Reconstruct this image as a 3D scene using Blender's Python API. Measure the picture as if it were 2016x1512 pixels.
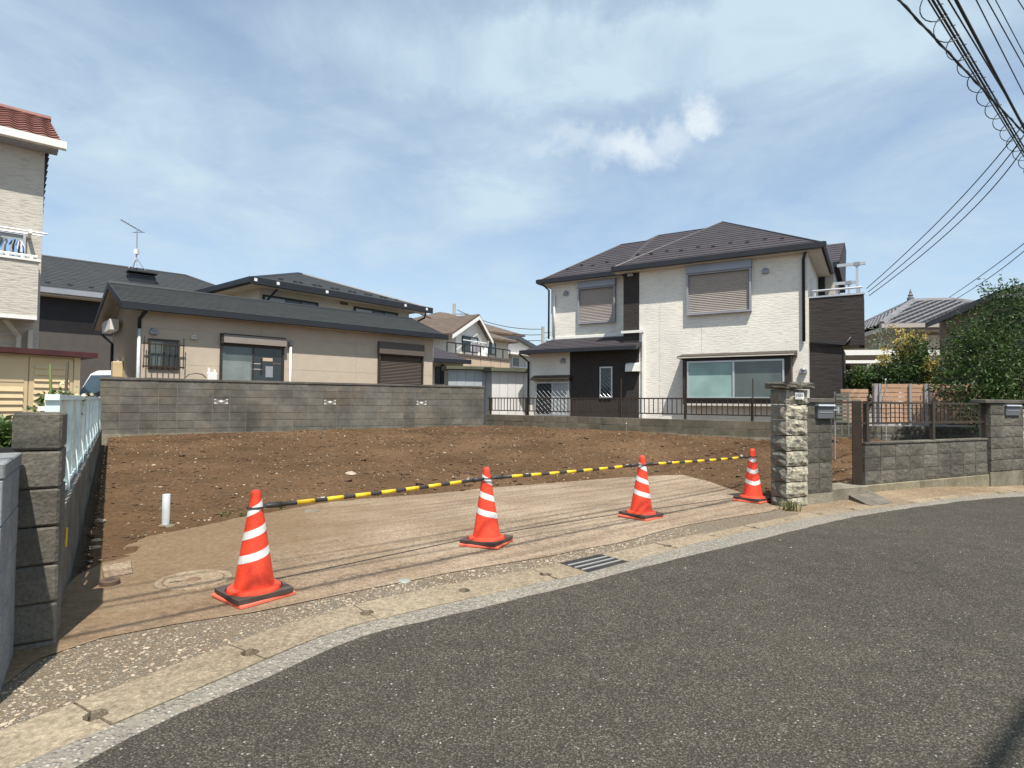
import bpy, bmesh, math, random
import numpy as np
from mathutils import Vector, Matrix
random.seed(7); RNG = np.random.default_rng(11)
SC = bpy.context.scene
for o in list(bpy.data.objects): bpy.data.objects.remove(o)
COL = SC.collection
R = math.radians
# ------------------------------------------------------------------ camera
F_PX, CX, CY, CAM_H = 1150.0, 1008.0, 756.0, 1.31
PITCH, ROLL = math.atan(36/1150.0), R(.48)
KY = 1150/1400.0                          # survey depths below were taken with a longer lens; one factor brings them to this one
_cp, _sp, _cr, _sr = math.cos(PITCH), math.sin(PITCH), math.cos(ROLL), math.sin(ROLL)
U0 = Vector((0, -_sp, _cp)); R0 = Vector((1, 0, 0)); FW = Vector((0, _cp, _sp))
RR = R0*_cr + U0*_sr; UU = -R0*_sr + U0*_cr
cam = bpy.data.cameras.new('camera'); camo = bpy.data.objects.new('camera', cam); COL.objects.link(camo)
cam.sensor_width = 36; cam.lens = 36*F_PX/2016; cam.clip_start = .05; cam.clip_end = 3000
M = Matrix(((RR.x, UU.x, -FW.x), (RR.y, UU.y, -FW.y), (RR.z, UU.z, -FW.z))).to_4x4(); M.translation = (0, 0, CAM_H)
camo.matrix_world = M; SC.camera = camo
# ------------------------------------------------------------------ light
SUN_AZ, SUN_EL = R(-16), R(62.5)           # horizontal heading of the light (from +Y towards +X) and elevation
lx, ly = math.sin(SUN_AZ), math.cos(SUN_AZ)
sun = bpy.data.lights.new('sun', 'SUN'); sun.energy = 4.5; sun.angle = R(.55); sun.color = (1, .945, .86)
suno = bpy.data.objects.new('sun', sun); COL.objects.link(suno)
Ld = Vector((lx*math.cos(SUN_EL), ly*math.cos(SUN_EL), -math.sin(SUN_EL)))
suno.rotation_euler = Ld.to_track_quat('-Z', 'Y').to_euler(); suno.location = (4, -10, 30)
W = bpy.data.worlds.new('World'); SC.world = W; W.use_nodes = True
nt = W.node_tree; nt.nodes.clear()
def N(t, **k):
    n = nt.nodes.new(t)
    for a, b in k.items(): setattr(n, a, b)
    return n
def lk(a, b): nt.links.new(a, b)
sky = N('ShaderNodeTexSky', sky_type='NISHITA'); sky.sun_disc = False; sky.sun_elevation = SUN_EL
sky.sun_rotation = math.atan2(-lx, -ly); sky.altitude = 0; sky.air_density = 1.0; sky.dust_density = .8; sky.ozone_density = 1.1
tc = N('ShaderNodeTexCoord')
sep = N('ShaderNodeSeparateXYZ'); lk(tc.outputs['Generated'], sep.inputs[0])
# clouds live on a flat layer: direction / height above the horizon
mx = N('ShaderNodeMath', operation='MAXIMUM'); lk(sep.outputs['Z'], mx.inputs[0]); mx.inputs[1].default_value = .02
ad = N('ShaderNodeMath', operation='ADD'); lk(mx.outputs[0], ad.inputs[0]); ad.inputs[1].default_value = .16
dv = N('ShaderNodeVectorMath', operation='DIVIDE')
cb = N('ShaderNodeCombineXYZ'); [lk(ad.outputs[0], cb.inputs[i]) for i in range(3)]
lk(tc.outputs['Generated'], dv.inputs[0]); lk(cb.outputs[0], dv.inputs[1])
mp = N('ShaderNodeMapping'); lk(dv.outputs[0], mp.inputs[0]); mp.inputs['Location'].default_value = (3.1, .4, 0); mp.inputs['Scale'].default_value = (.9, .9, .0)
n1 = N('ShaderNodeTexNoise'); n1.inputs['Scale'].default_value = 1.15; n1.inputs['Detail'].default_value = 12; n1.inputs['Roughness'].default_value = .62; n1.inputs['Distortion'].default_value = .35
lk(mp.outputs[0], n1.inputs['Vector'])
rp = N('ShaderNodeValToRGB'); lk(n1.outputs['Fac'], rp.inputs[0])
rp.color_ramp.elements[0].position = .36; rp.color_ramp.elements[0].color = (.40, .40, .40, 1)
rp.color_ramp.elements[1].position = .66; rp.color_ramp.elements[1].color = (.84, .84, .84, 1)
# three broad cloud banks and one small puff, each a soft lump round a direction
def lump(px, py, wx, wy, amt, ns=9, na=.11):
    d = (FW + RR*((px-CX)/F_PX) - UU*((py-CY)/F_PX)).normalized()
    s = N('ShaderNodeVectorMath', operation='SUBTRACT'); lk(tc.outputs['Generated'], s.inputs[0]); s.inputs[1].default_value = d
    nz = N('ShaderNodeTexNoise'); nz.inputs['Scale'].default_value = ns; nz.inputs['Detail'].default_value = 9; nz.inputs['Roughness'].default_value = .62; lk(tc.outputs['Generated'], nz.inputs['Vector'])
    nm = N('ShaderNodeVectorMath', operation='MULTIPLY_ADD'); lk(nz.outputs['Color'], nm.inputs[0]); nm.inputs[1].default_value = (na,)*3; nm.inputs[2].default_value = (-na/2,)*3
    a0 = N('ShaderNodeVectorMath', operation='ADD'); lk(s.outputs[0], a0.inputs[0]); lk(nm.outputs[0], a0.inputs[1])
    m = N('ShaderNodeVectorMath', operation='MULTIPLY'); lk(a0.outputs[0], m.inputs[0]); m.inputs[1].default_value = (1/wx, 1/wx, 1/wy)
    l = N('ShaderNodeVectorMath', operation='LENGTH'); lk(m.outputs[0], l.inputs[0])
    r_ = N('ShaderNodeMapRange', interpolation_type='SMOOTHSTEP'); lk(l.outputs['Value'], r_.inputs[0])
    r_.inputs[1].default_value = 1; r_.inputs[2].default_value = .1; r_.inputs[3].default_value = 0; r_.inputs[4].default_value = amt
    return r_.outputs[0]
acc = rp.outputs[0]
for a in ((1000, 130, .42, .075, .5), (1400, 70, .42, .075, .45), (120, 180, .3, .16, .35), (560, 440, .35, .07, .25), (1650, 60, .3, .14, .3), (1000, 400, .25, .06, .3)):
    g = N('ShaderNodeMath', operation='ADD'); lk(acc, g.inputs[0]); lk(lump(*a), g.inputs[1]); acc = g.outputs[0]
hz = N('ShaderNodeMapRange', interpolation_type='SMOOTHSTEP'); lk(sep.outputs['Z'], hz.inputs[0]); hz.inputs[1].default_value = .30; hz.inputs[2].default_value = .0; hz.inputs[3].default_value = 0; hz.inputs[4].default_value = .92
hm = N('ShaderNodeMath', operation='MAXIMUM'); lk(acc, hm.inputs[0]); lk(hz.outputs[0], hm.inputs[1])
cl = N('ShaderNodeMath', operation='MINIMUM'); lk(hm.outputs[0], cl.inputs[0]); cl.inputs[1].default_value = 1.0
n2 = N('ShaderNodeTexNoise'); n2.inputs['Scale'].default_value = 2.6; n2.inputs['Detail'].default_value = 10; n2.inputs['Roughness'].default_value = .6; n2.inputs['Distortion'].default_value = .6; lk(mp.outputs[0], n2.inputs['Vector'])
r2 = N('ShaderNodeMapRange'); lk(n2.outputs['Fac'], r2.inputs[0]); r2.inputs[1].default_value = .3; r2.inputs[2].default_value = .68; r2.inputs[3].default_value = .55; r2.inputs[4].default_value = 1.18
c2 = N('ShaderNodeMath', operation='MULTIPLY'); lk(cl.outputs[0], c2.inputs[0]); lk(r2.outputs[0], c2.inputs[1]); cl = c2
mix = N('ShaderNodeMixRGB'); lk(cl.outputs[0], mix.inputs[0]); lk(sky.outputs[0], mix.inputs[1]); mix.inputs[2].default_value = (3.5, 4.4, 5.05, 1)
puff = None
for a in ((1235, 290, .085, .042, .8, 13, .12), (1385, 240, .045, .036, .85, 16, .10), (1310, 270, .07, .034, .6, 13, .12), (1120, 280, .075, .026, .4, 13, .12), (1060, 290, .03, .02, .3, 16, .08)):
    o_ = lump(*a)
    if puff: g = N('ShaderNodeMath', operation='MAXIMUM'); lk(puff, g.inputs[0]); lk(o_, g.inputs[1]); puff = g.outputs[0]
    else: puff = o_
pm = N('ShaderNodeMixRGB'); lk(puff, pm.inputs[0]); lk(mix.outputs[0], pm.inputs[1]); pm.inputs[2].default_value = (5.0, 5.45, 5.75, 1)
bg = N('ShaderNodeBackground'); lk(pm.outputs[0], bg.inputs[0]); bg.inputs[1].default_value = .112
wo = N('ShaderNodeOutputWorld'); lk(bg.outputs[0], wo.inputs[0])
SC.view_settings.view_transform = 'Standard'; SC.view_settings.look = 'None'; SC.view_settings.gamma = 1
SC.view_settings.use_curve_mapping = False; SC.view_settings.exposure = 0.64
SC.render.engine = 'CYCLES'; SC.cycles.use_denoising = True
SC.cycles.max_bounces = 6

# ------------------------------------------------------------------ geometry helpers
def ray(u, v): return FW + RR*((u-CX)/F_PX) - UU*((v-CY)/F_PX)
def at(u, v, Y):
    d = ray(u, v); t = Y*KY/d.y; return Vector((0, 0, CAM_H)) + d*t
def onz(u, v, z=0.0):
    d = ray(u, v); t = (z-CAM_H)/d.z; return Vector((d.x*t, d.y*t, z))

class MB:
    def __init__(s): s.v = []; s.f = []; s.m = []
    def vert(s, p): s.v.append(tuple(p)); return len(s.v)-1
    def face(s, pts, m=0):
        i = [s.vert(p) for p in pts]; s.f.append(i); s.m.append(m)
    def idx(s, ids, m=0): s.f.append(list(ids)); s.m.append(m)
    def box(s, x0, x1, y0, y1, z0, z1, m=0):
        x0, x1 = min(x0, x1), max(x0, x1); y0, y1 = min(y0, y1), max(y0, y1); z0, z1 = min(z0, z1), max(z0, z1)
        b = len(s.v)
        s.v += [(x0,y0,z0),(x1,y0,z0),(x1,y1,z0),(x0,y1,z0),(x0,y0,z1),(x1,y0,z1),(x1,y1,z1),(x0,y1,z1)]
        for q in ((0,3,2,1),(4,5,6,7),(0,1,5,4),(1,2,6,5),(2,3,7,6),(3,0,4,7)): s.f.append([b+k for k in q]); s.m.append(m)
        return s
    def prism(s, poly, vec, m=0):
        """polygon (3-D points) swept along vec"""
        n = len(poly); b = len(s.v); vec = Vector(vec)
        s.v += [tuple(p) for p in poly] + [tuple(Vector(p)+vec) for p in poly]
        s.f.append([b+k for k in range(n)][::-1]); s.m.append(m)
        s.f.append([b+n+k for k in range(n)]); s.m.append(m)
        for k in range(n):
            j = (k+1) % n; s.f.append([b+k, b+j, b+n+j, b+n+k]); s.m.append(m)
        return s
    def tube(s, pts, r, n=8, m=0, caps=True):
        pts = [Vector(p) for p in pts]; rs = r if isinstance(r, (list, tuple)) else [r]*len(pts)
        b = len(s.v); up = None
        for i, p in enumerate(pts):
            d = (pts[min(i+1, len(pts)-1)]-pts[max(i-1, 0)]).normalized()
            if up is None:
                up = d.cross(Vector((0, 0, 1)) if abs(d.z) < .9 else Vector((1, 0, 0))).normalized()
            up = (up - d*up.dot(d)).normalized(); w = d.cross(up)
            for k in range(n):
                a = 2*math.pi*k/n; s.v.append(tuple(p + (up*math.cos(a)+w*math.sin(a))*rs[i]))
        for i in range(len(pts)-1):
            for k in range(n):
                j = (k+1) % n; s.f.append([b+i*n+k, b+i*n+j, b+(i+1)*n+j, b+(i+1)*n+k]); s.m.append(m)
        if caps:
            s.f.append([b+k for k in range(n)][::-1]); s.m.append(m)
            e = b+(len(pts)-1)*n; s.f.append([e+k for k in range(n)]); s.m.append(m)
        return s
    def lathe(s, prof, n=24, c=(0, 0, 0), m=0, close=False):
        b = len(s.v)
        for r, z in prof:
            for k in range(n):
                a = 2*math.pi*k/n; s.v.append((c[0]+r*math.cos(a), c[1]+r*math.sin(a), c[2]+z))
        for i in range(len(prof)-1):
            for k in range(n):
                j = (k+1) % n; s.f.append([b+i*n+k, b+i*n+j, b+(i+1)*n+j, b+(i+1)*n+k]); s.m.append(m)
        if close:
            s.f.append([b+k for k in range(n)][::-1]); s.m.append(m)
            e = b+(len(prof)-1)*n; s.f.append([e+k for k in range(n)]); s.m.append(m)
        return s
    def mesh(s, name, mats, smooth=False):
        me = bpy.data.meshes.new(name); me.from_pydata(s.v, [], s.f)
        for mm in (mats if isinstance(mats, (list, tuple)) else [mats]): me.materials.append(mm)
        if isinstance(mats, (list, tuple)) and len(mats) > 1: me.polygons.foreach_set('material_index', s.m)
        if smooth: me.polygons.foreach_set('use_smooth', [True]*len(me.polygons))
        me.update(); return me
    def build(s, name, mats, parent=None, loc=None, rz=0, smooth=False, bevel=0, label=None):
        o = link(name, s.mesh(name, mats, smooth), parent, loc, rz)
        if bevel:
            b = o.modifiers.new('bevel', 'BEVEL'); b.width = bevel; b.segments = 1; b.limit_method = 'ANGLE'
        if label: o['label'] = label
        return o
def link(name, me, parent=None, loc=None, rz=0, rot=None):
    o = bpy.data.objects.new(name, me); COL.objects.link(o)
    if parent: o.parent = parent
    if loc is not None: o.location = loc
    o.rotation_euler = rot if rot else (0, 0, rz)
    return o
def tag(o, label=None, cat=None, group=None, kind=None):
    if label: o['label'] = label
    if cat: o['category'] = cat
    if group: o['group'] = group
    if kind: o['kind'] = kind
    return o
def thing(name, label, cat, loc=(0, 0, 0), rz=0, group=None):
    o = bpy.data.objects.new(name, None); COL.objects.link(o); o.location = loc; o.rotation_euler = (0, 0, rz); o.empty_display_size = .2
    return tag(o, label, cat, group)
def copy_tree(o, parent=None):
    c = o.copy(); COL.objects.link(c)
    if parent: c.parent = parent
    for ch in list(o.children): copy_tree(ch, c)
    return c
class Frame:
    """plan frame of a building: local x along its street side to the right, local y away from the street, z up from its base"""
    def __init__(s, px, Y, e, zg):
        Y *= KY; e = (e[0], e[1]*KY); d = ray(px, 790); s.o = Vector((d.x/d.y*Y, Y, zg)); s.rz = math.atan2(e[1], e[0]); s.c = math.cos(s.rz); s.s = math.sin(s.rz); s.zg = zg
    def loc(s, d): return Vector((d.x*s.c+d.y*s.s, -d.x*s.s+d.y*s.c, d.z))
    def wor(s, p): return Vector((s.o.x+p[0]*s.c-p[1]*s.s, s.o.y+p[0]*s.s+p[1]*s.c, s.zg+p[2]))
    def plane(s, u, v, n, k):
        d = s.loc(ray(u, v)); c = s.loc(Vector((-s.o.x, -s.o.y, CAM_H-s.zg))); n = Vector(n)
        return c + d*((k-n.dot(c))/n.dot(d))
    def q(s, u, v, y=0.0): return s.plane(u, v, (0, 1, 0), y)
    def sx(s, u, v, x=0.0): return s.plane(u, v, (1, 0, 0), x)
    def rect(s, u0, u1, v0, v1, y=0.0):
        vm = (v0+v1)/2; um = (u0+u1)/2
        return s.q(u0, vm, y).x, s.q(u1, vm, y).x, s.q(um, v1, y).z, s.q(um, v0, y).z
    def thing(s, name, label, cat, group=None): return thing(name, label, cat, s.o, s.rz, group)
def az(deg): return (math.sin(R(deg)), math.cos(R(deg)))   # heading measured from straight ahead, to the right

# ------------------------------------------------------------------ materials
def newmat(name):
    m = bpy.data.materials.new(name); m.use_nodes = True; t = m.node_tree; b = t.nodes['Principled BSDF']; return m, t, b
def tn(t, kind, **k):
    n = t.nodes.new(kind)
    for a, v in k.items():
        if a in ('op',): n.operation = v
        elif a.startswith('i_'): n.inputs[a[2:].replace('_', ' ')].default_value = v
        else: setattr(n, a, v)
    return n
def coords(t, scale=(1, 1, 1), rotz=0, kind='Object'):
    c = t.nodes.new('ShaderNodeTexCoord'); m = t.nodes.new('ShaderNodeMapping'); t.links.new(c.outputs[kind], m.inputs[0])
    m.inputs['Scale'].default_value = scale; m.inputs['Rotation'].default_value = (0, 0, rotz); return m.outputs[0]
def noise(t, vec, scale, detail=4, rough=.55, out='Fac', dist=0):
    n = t.nodes.new('ShaderNodeTexNoise'); n.inputs['Scale'].default_value = scale; n.inputs['Detail'].default_value = detail
    n.inputs['Roughness'].default_value = rough; n.inputs['Distortion'].default_value = dist; t.links.new(vec, n.inputs['Vector']); return n.outputs[out]
def ramp(t, fac, stops):
    r = t.nodes.new('ShaderNodeValToRGB'); t.links.new(fac, r.inputs[0]); e = r.color_ramp.elements
    while len(e) < len(stops): e.new(.5)
    for k, (p, c) in enumerate(stops):
        e[k].position = p; e[k].color = tuple(c)+(1,) if not isinstance(c, (int, float)) else (c, c, c, 1)
    return r.outputs[0]
def mixc(t, fac, a, b, mode='MIX'):
    n = t.nodes.new('ShaderNodeMixRGB'); n.blend_type = mode
    for i, x in enumerate((fac, a, b)):
        if isinstance(x, (int, float)): n.inputs[i].default_value = x if i == 0 else (x, x, x, 1)
        elif isinstance(x, tuple): n.inputs[i].default_value = x+(1,)
        else: t.links.new(x, n.inputs[i])
    return n.outputs[0]
def math2(t, op, a, b):
    n = t.nodes.new('ShaderNodeMath'); n.operation = op
    for i, x in enumerate((a, b)):
        if isinstance(x, (int, float)): n.inputs[i].default_value = x
        else: t.links.new(x, n.inputs[i])
    return n.outputs[0]
def bump(t, b, h, strength, dist=.01, prev=None):
    n = t.nodes.new('ShaderNodeBump'); n.inputs['Strength'].default_value = strength; n.inputs['Distance'].default_value = dist
    t.links.new(h, n.inputs['Height'])
    if prev: t.links.new(prev, n.inputs['Normal'])
    t.links.new(n.outputs[0], b.inputs['Normal']); return n.outputs[0]
def mat(name, col, rough=.7, var=.12, vs=2.5, bmp=0.0, bs=60, metal=0, rnd=0.0, spec=.4, fine=0.0, fs=90):
    m, t, b = newmat(name); v = coords(t)
    c = mixc(t, 1.0, col, ramp(t, noise(t, v, vs, 5), [(.3, 1-var), (.7, 1+var)]), 'MULTIPLY')
    if fine: c = mixc(t, 1.0, c, ramp(t, noise(t, v, fs, 2), [(.3, 1-fine), (.7, 1+fine)]), 'MULTIPLY')
    if rnd:
        oi = t.nodes.new('ShaderNodeObjectInfo')
        c = mixc(t, 1.0, c, ramp(t, oi.outputs['Random'], [(0, 1-rnd), (1, 1+rnd)]), 'MULTIPLY')
    t.links.new(c, b.inputs['Base Color']); b.inputs['Roughness'].default_value = rough; b.inputs['Metallic'].default_value = metal
    b.inputs['Specular IOR Level'].default_value = spec
    if bmp: bump(t, b, noise(t, v, bs, 4), bmp)
    return m
def glassmat(name, col, rough=.06):
    m, t, b = newmat(name); v = coords(t)
    t.links.new(mixc(t, ramp(t, noise(t, v, 1.5, 3), [(.35, 0.0), (.7, 1.0)]), col, tuple(x*1.5 for x in col)), b.inputs['Base Color'])
    b.inputs['Roughness'].default_value = rough; b.inputs['Specular IOR Level'].default_value = .6; return m
# ---- concrete block: per-piece tone, lichen-dark stains, weathered pores
def blockmat(name, col, dark=.45, rnd=.16, tint=(.20, .165, .115), tamt=.35, bs=70, bstr=.5, rough_face=False):
    m, t, b = newmat(name); g = coords(t, kind='Object')
    geo = t.nodes.new('ShaderNodeNewGeometry'); w = geo.outputs['Position']
    c = mixc(t, ramp(t, noise(t, w, .9, 6, .65), [(.42, 0.0), (.68, 1.0)]), col, tuple(x*dark for x in col))
    c = mixc(t, math2(t, 'MULTIPLY', ramp(t, noise(t, w, 1.7, 5), [(.5, 0.0), (.72, 1.0)]), tamt), c, tint)
    oi = t.nodes.new('ShaderNodeObjectInfo')
    c = mixc(t, 1.0, c, ramp(t, oi.outputs['Random'], [(0, 1-rnd), (1, 1+rnd)]), 'MULTIPLY')
    c = mixc(t, 1.0, c, ramp(t, noise(t, w, 55, 3), [(.3, .78), (.7, 1.2)]), 'MULTIPLY')
    c = mixc(t, 1.0, c, ramp(t, noise(t, w, 7, 4), [(.3, .84), (.7, 1.14)]), 'MULTIPLY')
    t.links.new(c, b.inputs['Base Color']); b.inputs['Roughness'].default_value = .92; b.inputs['Specular IOR Level'].default_value = .2
    n = bump(t, b, noise(t, w, bs, 4), bstr, .008)
    if rough_face: bump(t, b, noise(t, w, 14, 5, .6), .9, .03, n)
    return m
M_BLOCK = blockmat('block_grey', (.150, .142, .120), .5, rnd=.12, tamt=.6)
M_BLOCK2 = blockmat('block_brown_grey', (.15, .135, .10), .55, tamt=.5)
M_BLOCKD = blockmat('block_weathered', (.165, .152, .125), .5, rnd=.1, bs=40, bstr=.9)
M_BLOCKB = blockmat('block_bluegrey', (.24, .25, .25), .8, rnd=.06, tamt=.1, bstr=.2)
M_ROUGH = blockmat('split_face_block', (.128, .118, .096), .6, rnd=.22, tamt=.2, rough_face=True)
M_MORTAR = mat('mortar', (.20, .19, .165), .95, .2, 3, .3, 80)
M_COPE = blockmat('coping', (.12, .11, .095), .5, tamt=.2)
def stonemat():
    m, t, b = newmat('tuff_stone'); geo = t.nodes.new('ShaderNodeNewGeometry'); w = geo.outputs['Position']
    oi = t.nodes.new('ShaderNodeObjectInfo')
    c = mixc(t, ramp(t, noise(t, w, 9, 6, .68), [(.44, 0.0), (.6, 1.0)]), (.43, .395, .30), (.17, .16, .135))
    c = mixc(t, ramp(t, noise(t, w, 30, 4, .6), [(.58, 0.0), (.66, 1.0)]), c, (.06, .055, .045))
    c = mixc(t, 1.0, c, ramp(t, oi.outputs['Random'], [(0, .75), (1, 1.2)]), 'MULTIPLY')
    t.links.new(c, b.inputs['Base Color']); b.inputs['Roughness'].default_value = .95; b.inputs['Specular IOR Level'].default_value = .15
    n = bump(t, b, noise(t, w, 18, 6, .65), 1.0, .03); return m
M_STONE = stonemat()
M_STONE_SHADE = blockmat('tuff_grey_shaded', (.19, .18, .15), .45, rnd=.15, tamt=.4, rough_face=True)  # greyer stone for left faces, with their half-shade put into the colour
def asphalt():
    m, t, b = newmat('asphalt'); v = coords(t)
    c = mixc(t, ramp(t, noise(t, v, .35, 4), [(.35, 0.0), (.7, 1.0)]), (.082, .073, .056), (.101, .090, .069))
    c = mixc(t, 1.0, c, ramp(t, noise(t, v, 4, 5, .6), [(.3, .85), (.7, 1.15)]), 'MULTIPLY')
    vo = tn(t, 'ShaderNodeTexVoronoi', i_Scale=120.0); t.links.new(v, vo.inputs['Vector'])
    sp = t.nodes.new('ShaderNodeSeparateColor'); t.links.new(vo.outputs['Color'], sp.inputs[0])
    c = mixc(t, 1.0, c, ramp(t, sp.outputs[0], [(0, .6), (.55, .93), (.85, 1.25), (1, 1.9)]), 'MULTIPLY')
    c = mixc(t, ramp(t, sp.outputs[1], [(.993, 0.0), (.996, 1.0)]), c, (.33, .32, .29))
    c = mixc(t, ramp(t, vo.outputs['Distance'], [(.42, 0.0), (.62, .75)]), c, (.022, .021, .02))
    t.links.new(c, b.inputs['Base Color']); b.inputs['Roughness'].default_value = .9; b.inputs['Specular IOR Level'].default_value = .15
    n = bump(t, b, math2(t, 'SUBTRACT', 1.0, vo.outputs['Distance']), .7, .006); bump(t, b, noise(t, v, 1.2, 3), .15, .03, n); return m
M_ASPH = asphalt()
def pebbly(name, base, peb, scale, amt, dirt=(.12, .085, .05)):
    m, t, b = newmat(name); v = coords(t)
    vo = tn(t, 'ShaderNodeTexVoronoi', i_Scale=scale); t.links.new(v, vo.inputs['Vector'])
    sp = t.nodes.new('ShaderNodeSeparateColor'); t.links.new(vo.outputs['Color'], sp.inputs[0])
    pc = ramp(t, sp.outputs[1], [(0, tuple(x*.45 for x in peb)), (.45, tuple(x*.62 for x in peb)), (.8, tuple(x*.8 for x in peb)), (1, peb)])
    f = math2(t, 'MULTIPLY', ramp(t, sp.outputs[0], [(1-amt-.02, 0.0), (1-amt+.02, 1.0)]), ramp(t, vo.outputs['Distance'], [(.30, 1.0), (.62, 0.0)]))
    bs = mixc(t, ramp(t, noise(t, v, 1.6, 5, .6), [(.4, 0.0), (.65, 1.0)]), base, dirt)
    c = mixc(t, f, bs, pc); c = mixc(t, 1.0, c, ramp(t, noise(t, v, 40, 3), [(.3, .75), (.7, 1.2)]), 'MULTIPLY')
    t.links.new(c, b.inputs['Base Color']); b.inputs['Roughness'].default_value = .9; b.inputs['Specular IOR Level'].default_value = .25
    bump(t, b, math2(t, 'MULTIPLY', f, math2(t, 'SUBTRACT', 1.0, vo.outputs['Distance'])), .9, .012); return m
M_STRIP = pebbly('exposed_pebble_concrete', (.15, .118, .08), (.50, .46, .38), 85, .5, (.14, .10, .06))
M_KERB = pebbly('kerb_pebble_concrete', (.19, .172, .14), (.42, .39, .335), 52, .85, (.24, .21, .165))
def concrete(name, a, d, streak=.5, ang=38, rnd=0.0, speck=.5, dirt=None):
    m, t, b = newmat(name); v = coords(t); vr = coords(t, (1, 1, 1), R(-ang)); vs = coords(t, (1, 7, 1), 0)
    mp = t.nodes.new('ShaderNodeMapping'); t.links.new(vr, mp.inputs[0]); mp.inputs['Scale'].default_value = (.4, 4.5, 1)
    c = mixc(t, ramp(t, noise(t, v, .6, 6, .65), [(.38, 0.0), (.62, 1.0)]), a, d)
    c = mixc(t, math2(t, 'MULTIPLY', ramp(t, noise(t, mp.outputs[0], 1.5, 5, .6), [(.45, 0.0), (.7, 1.0)]), streak), c, tuple(x*.62 for x in d))
    c = mixc(t, math2(t, 'MULTIPLY', ramp(t, noise(t, v, 60, 4, .7), [(.5, 0.0), (.62, 1.0)]), speck), c, tuple(min(.75, x*1.6) for x in a))
    c = mixc(t, math2(t, 'MULTIPLY', ramp(t, noise(t, v, 34, 5, .75), [(.52, 0.0), (.66, 1.0)]), .6), c, tuple(x*.55 for x in d))
    c = mixc(t, 1.0, c, ramp(t, noise(t, v, 26, 6, .78), [(.3, .58), (.5, 1.0), (.7, 1.35)]), 'MULTIPLY')
    if dirt:
        sx = t.nodes.new('ShaderNodeSeparateXYZ'); t.links.new(v, sx.inputs[0])
        f = math2(t, 'ADD', math2(t, 'MULTIPLY', math2(t, 'ADD', sx.outputs[0], -dirt[0]), -1/dirt[1]), math2(t, 'MULTIPLY', math2(t, 'ADD', noise(t, v, 1.1, 5, .6), -.5), 2.2))
        c = mixc(t, ramp(t, f, [(.0, 0.0), (1.0, .8)]), c, mixc(t, 1.0, dirt[2], ramp(t, noise(t, v, 24, 5, .75), [(.3, .6), (.7, 1.4)]), 'MULTIPLY'))
    if rnd:
        oi = t.nodes.new('ShaderNodeObjectInfo'); c = mixc(t, 1.0, c, ramp(t, oi.outputs['Random'], [(0, 1-rnd), (1, 1+rnd)]), 'MULTIPLY')
    t.links.new(c, b.inputs['Base Color']); b.inputs['Roughness'].default_value = .92; b.inputs['Specular IOR Level'].default_value = .2
    bump(t, b, noise(t, v, 120, 4), .5, .006); return m
M_CONC = concrete('dusty_concrete', (.31, .245, .175), (.185, .135, .088), .95, dirt=(-.4, 2.2, (.16, .105, .058)))
M_COVER = concrete('gutter_concrete', (.27, .222, .155), (.19, .148, .098), .15, 38, .1, .5)
M_MANH = concrete('manhole_concrete', (.27, .21, .14), (.20, .15, .10), .1)
def soil(name='soil', a=(.132, .079, .043), d=(.074, .044, .022)):
    m, t, b = newmat(name); geo = t.nodes.new('ShaderNodeNewGeometry'); v = geo.outputs['Position']
    c = mixc(t, ramp(t, noise(t, v, .6, 5, .6), [(.35, 0.0), (.65, 1.0)]), a, d)
    c = mixc(t, 1.0, c, ramp(t, noise(t, v, 22, 5, .7), [(.3, .62), (.7, 1.35)]), 'MULTIPLY')
    c = mixc(t, ramp(t, noise(t, v, 60, 3, .7), [(.66, 0.0), (.74, .5)]), c, (.30, .21, .12))
    t.links.new(c, b.inputs['Base Color']); b.inputs['Roughness'].default_value = .97; b.inputs['Specular IOR Level'].default_value = .1
    n = bump(t, b, noise(t, v, 45, 5, .65), .9, .02); return m
M_SOIL = soil()
M_CLOD = mat('clod', (.090, .055, .030), .97, .3, 6, .6, 50)
M_PALESTONE = mat('pale_stone', (.36, .30, .22), .9, .3, 9, .3, 60)
M_YARD = soil('yard_soil', (.17, .13, .09), (.12, .09, .06))
# house siding with long uneven ledger courses
def siding(name, col, var=.1, pitch=11, bstr=.8, joint=.45, rough=.75, dim=.8):
    m, t, b = newmat(name); v = coords(t, (2.8, 2.8, pitch*1.15)); v0 = coords(t)
    n1 = noise(t, v, 1.7, 3, .55, dist=.08); n2 = noise(t, v, 5, 3)
    h = math2(t, 'ADD', math2(t, 'MULTIPLY', n1, .75), math2(t, 'MULTIPLY', n2, .35))
    c = mixc(t, ramp(t, n1, [(.36, 0.0), (.5, 1.0)]), tuple(x*dim for x in col), col)
    c = mixc(t, 1.0, c, ramp(t, noise(t, v0, 1.2, 4), [(.3, 1-var), (.7, 1+var*.6)]), 'MULTIPLY')
    t.links.new(c, b.inputs['Base Color']); b.inputs['Roughness'].default_value = rough; b.inputs['Specular IOR Level'].default_value = .3
    bump(t, b, h, bstr, .03); return m
M_SID_W = siding('white_ledge_siding', (.78, .74, .66), pitch=16, bstr=.42, dim=.86)
M_SID_D = siding('dark_ledge_siding', (.042, .036, .033), dim=.75, bstr=.45)
M_SID_L = siding('cream_ledge_siding', (.52, .49, .425), pitch=13, bstr=.6, dim=.82)
M_SID_B = mat('beige_siding', (.49, .41, .32), .85, .05, 3, .5, 110, fine=.1, fs=130)
M_SID_BK = mat('charcoal_siding', (.030, .031, .036), .8, .15, 3, .4, 60)
M_SID_BR = mat('umber_siding', (.085, .075, .07), .8, .1, 3, .3, 60)
M_SID_CR = mat('cream_render', (.60, .56, .47), .85, .06, 2, .3, 90)
M_SID_WH = mat('white_render', (.72, .70, .66), .85, .06, 2, .2, 90)
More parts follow.
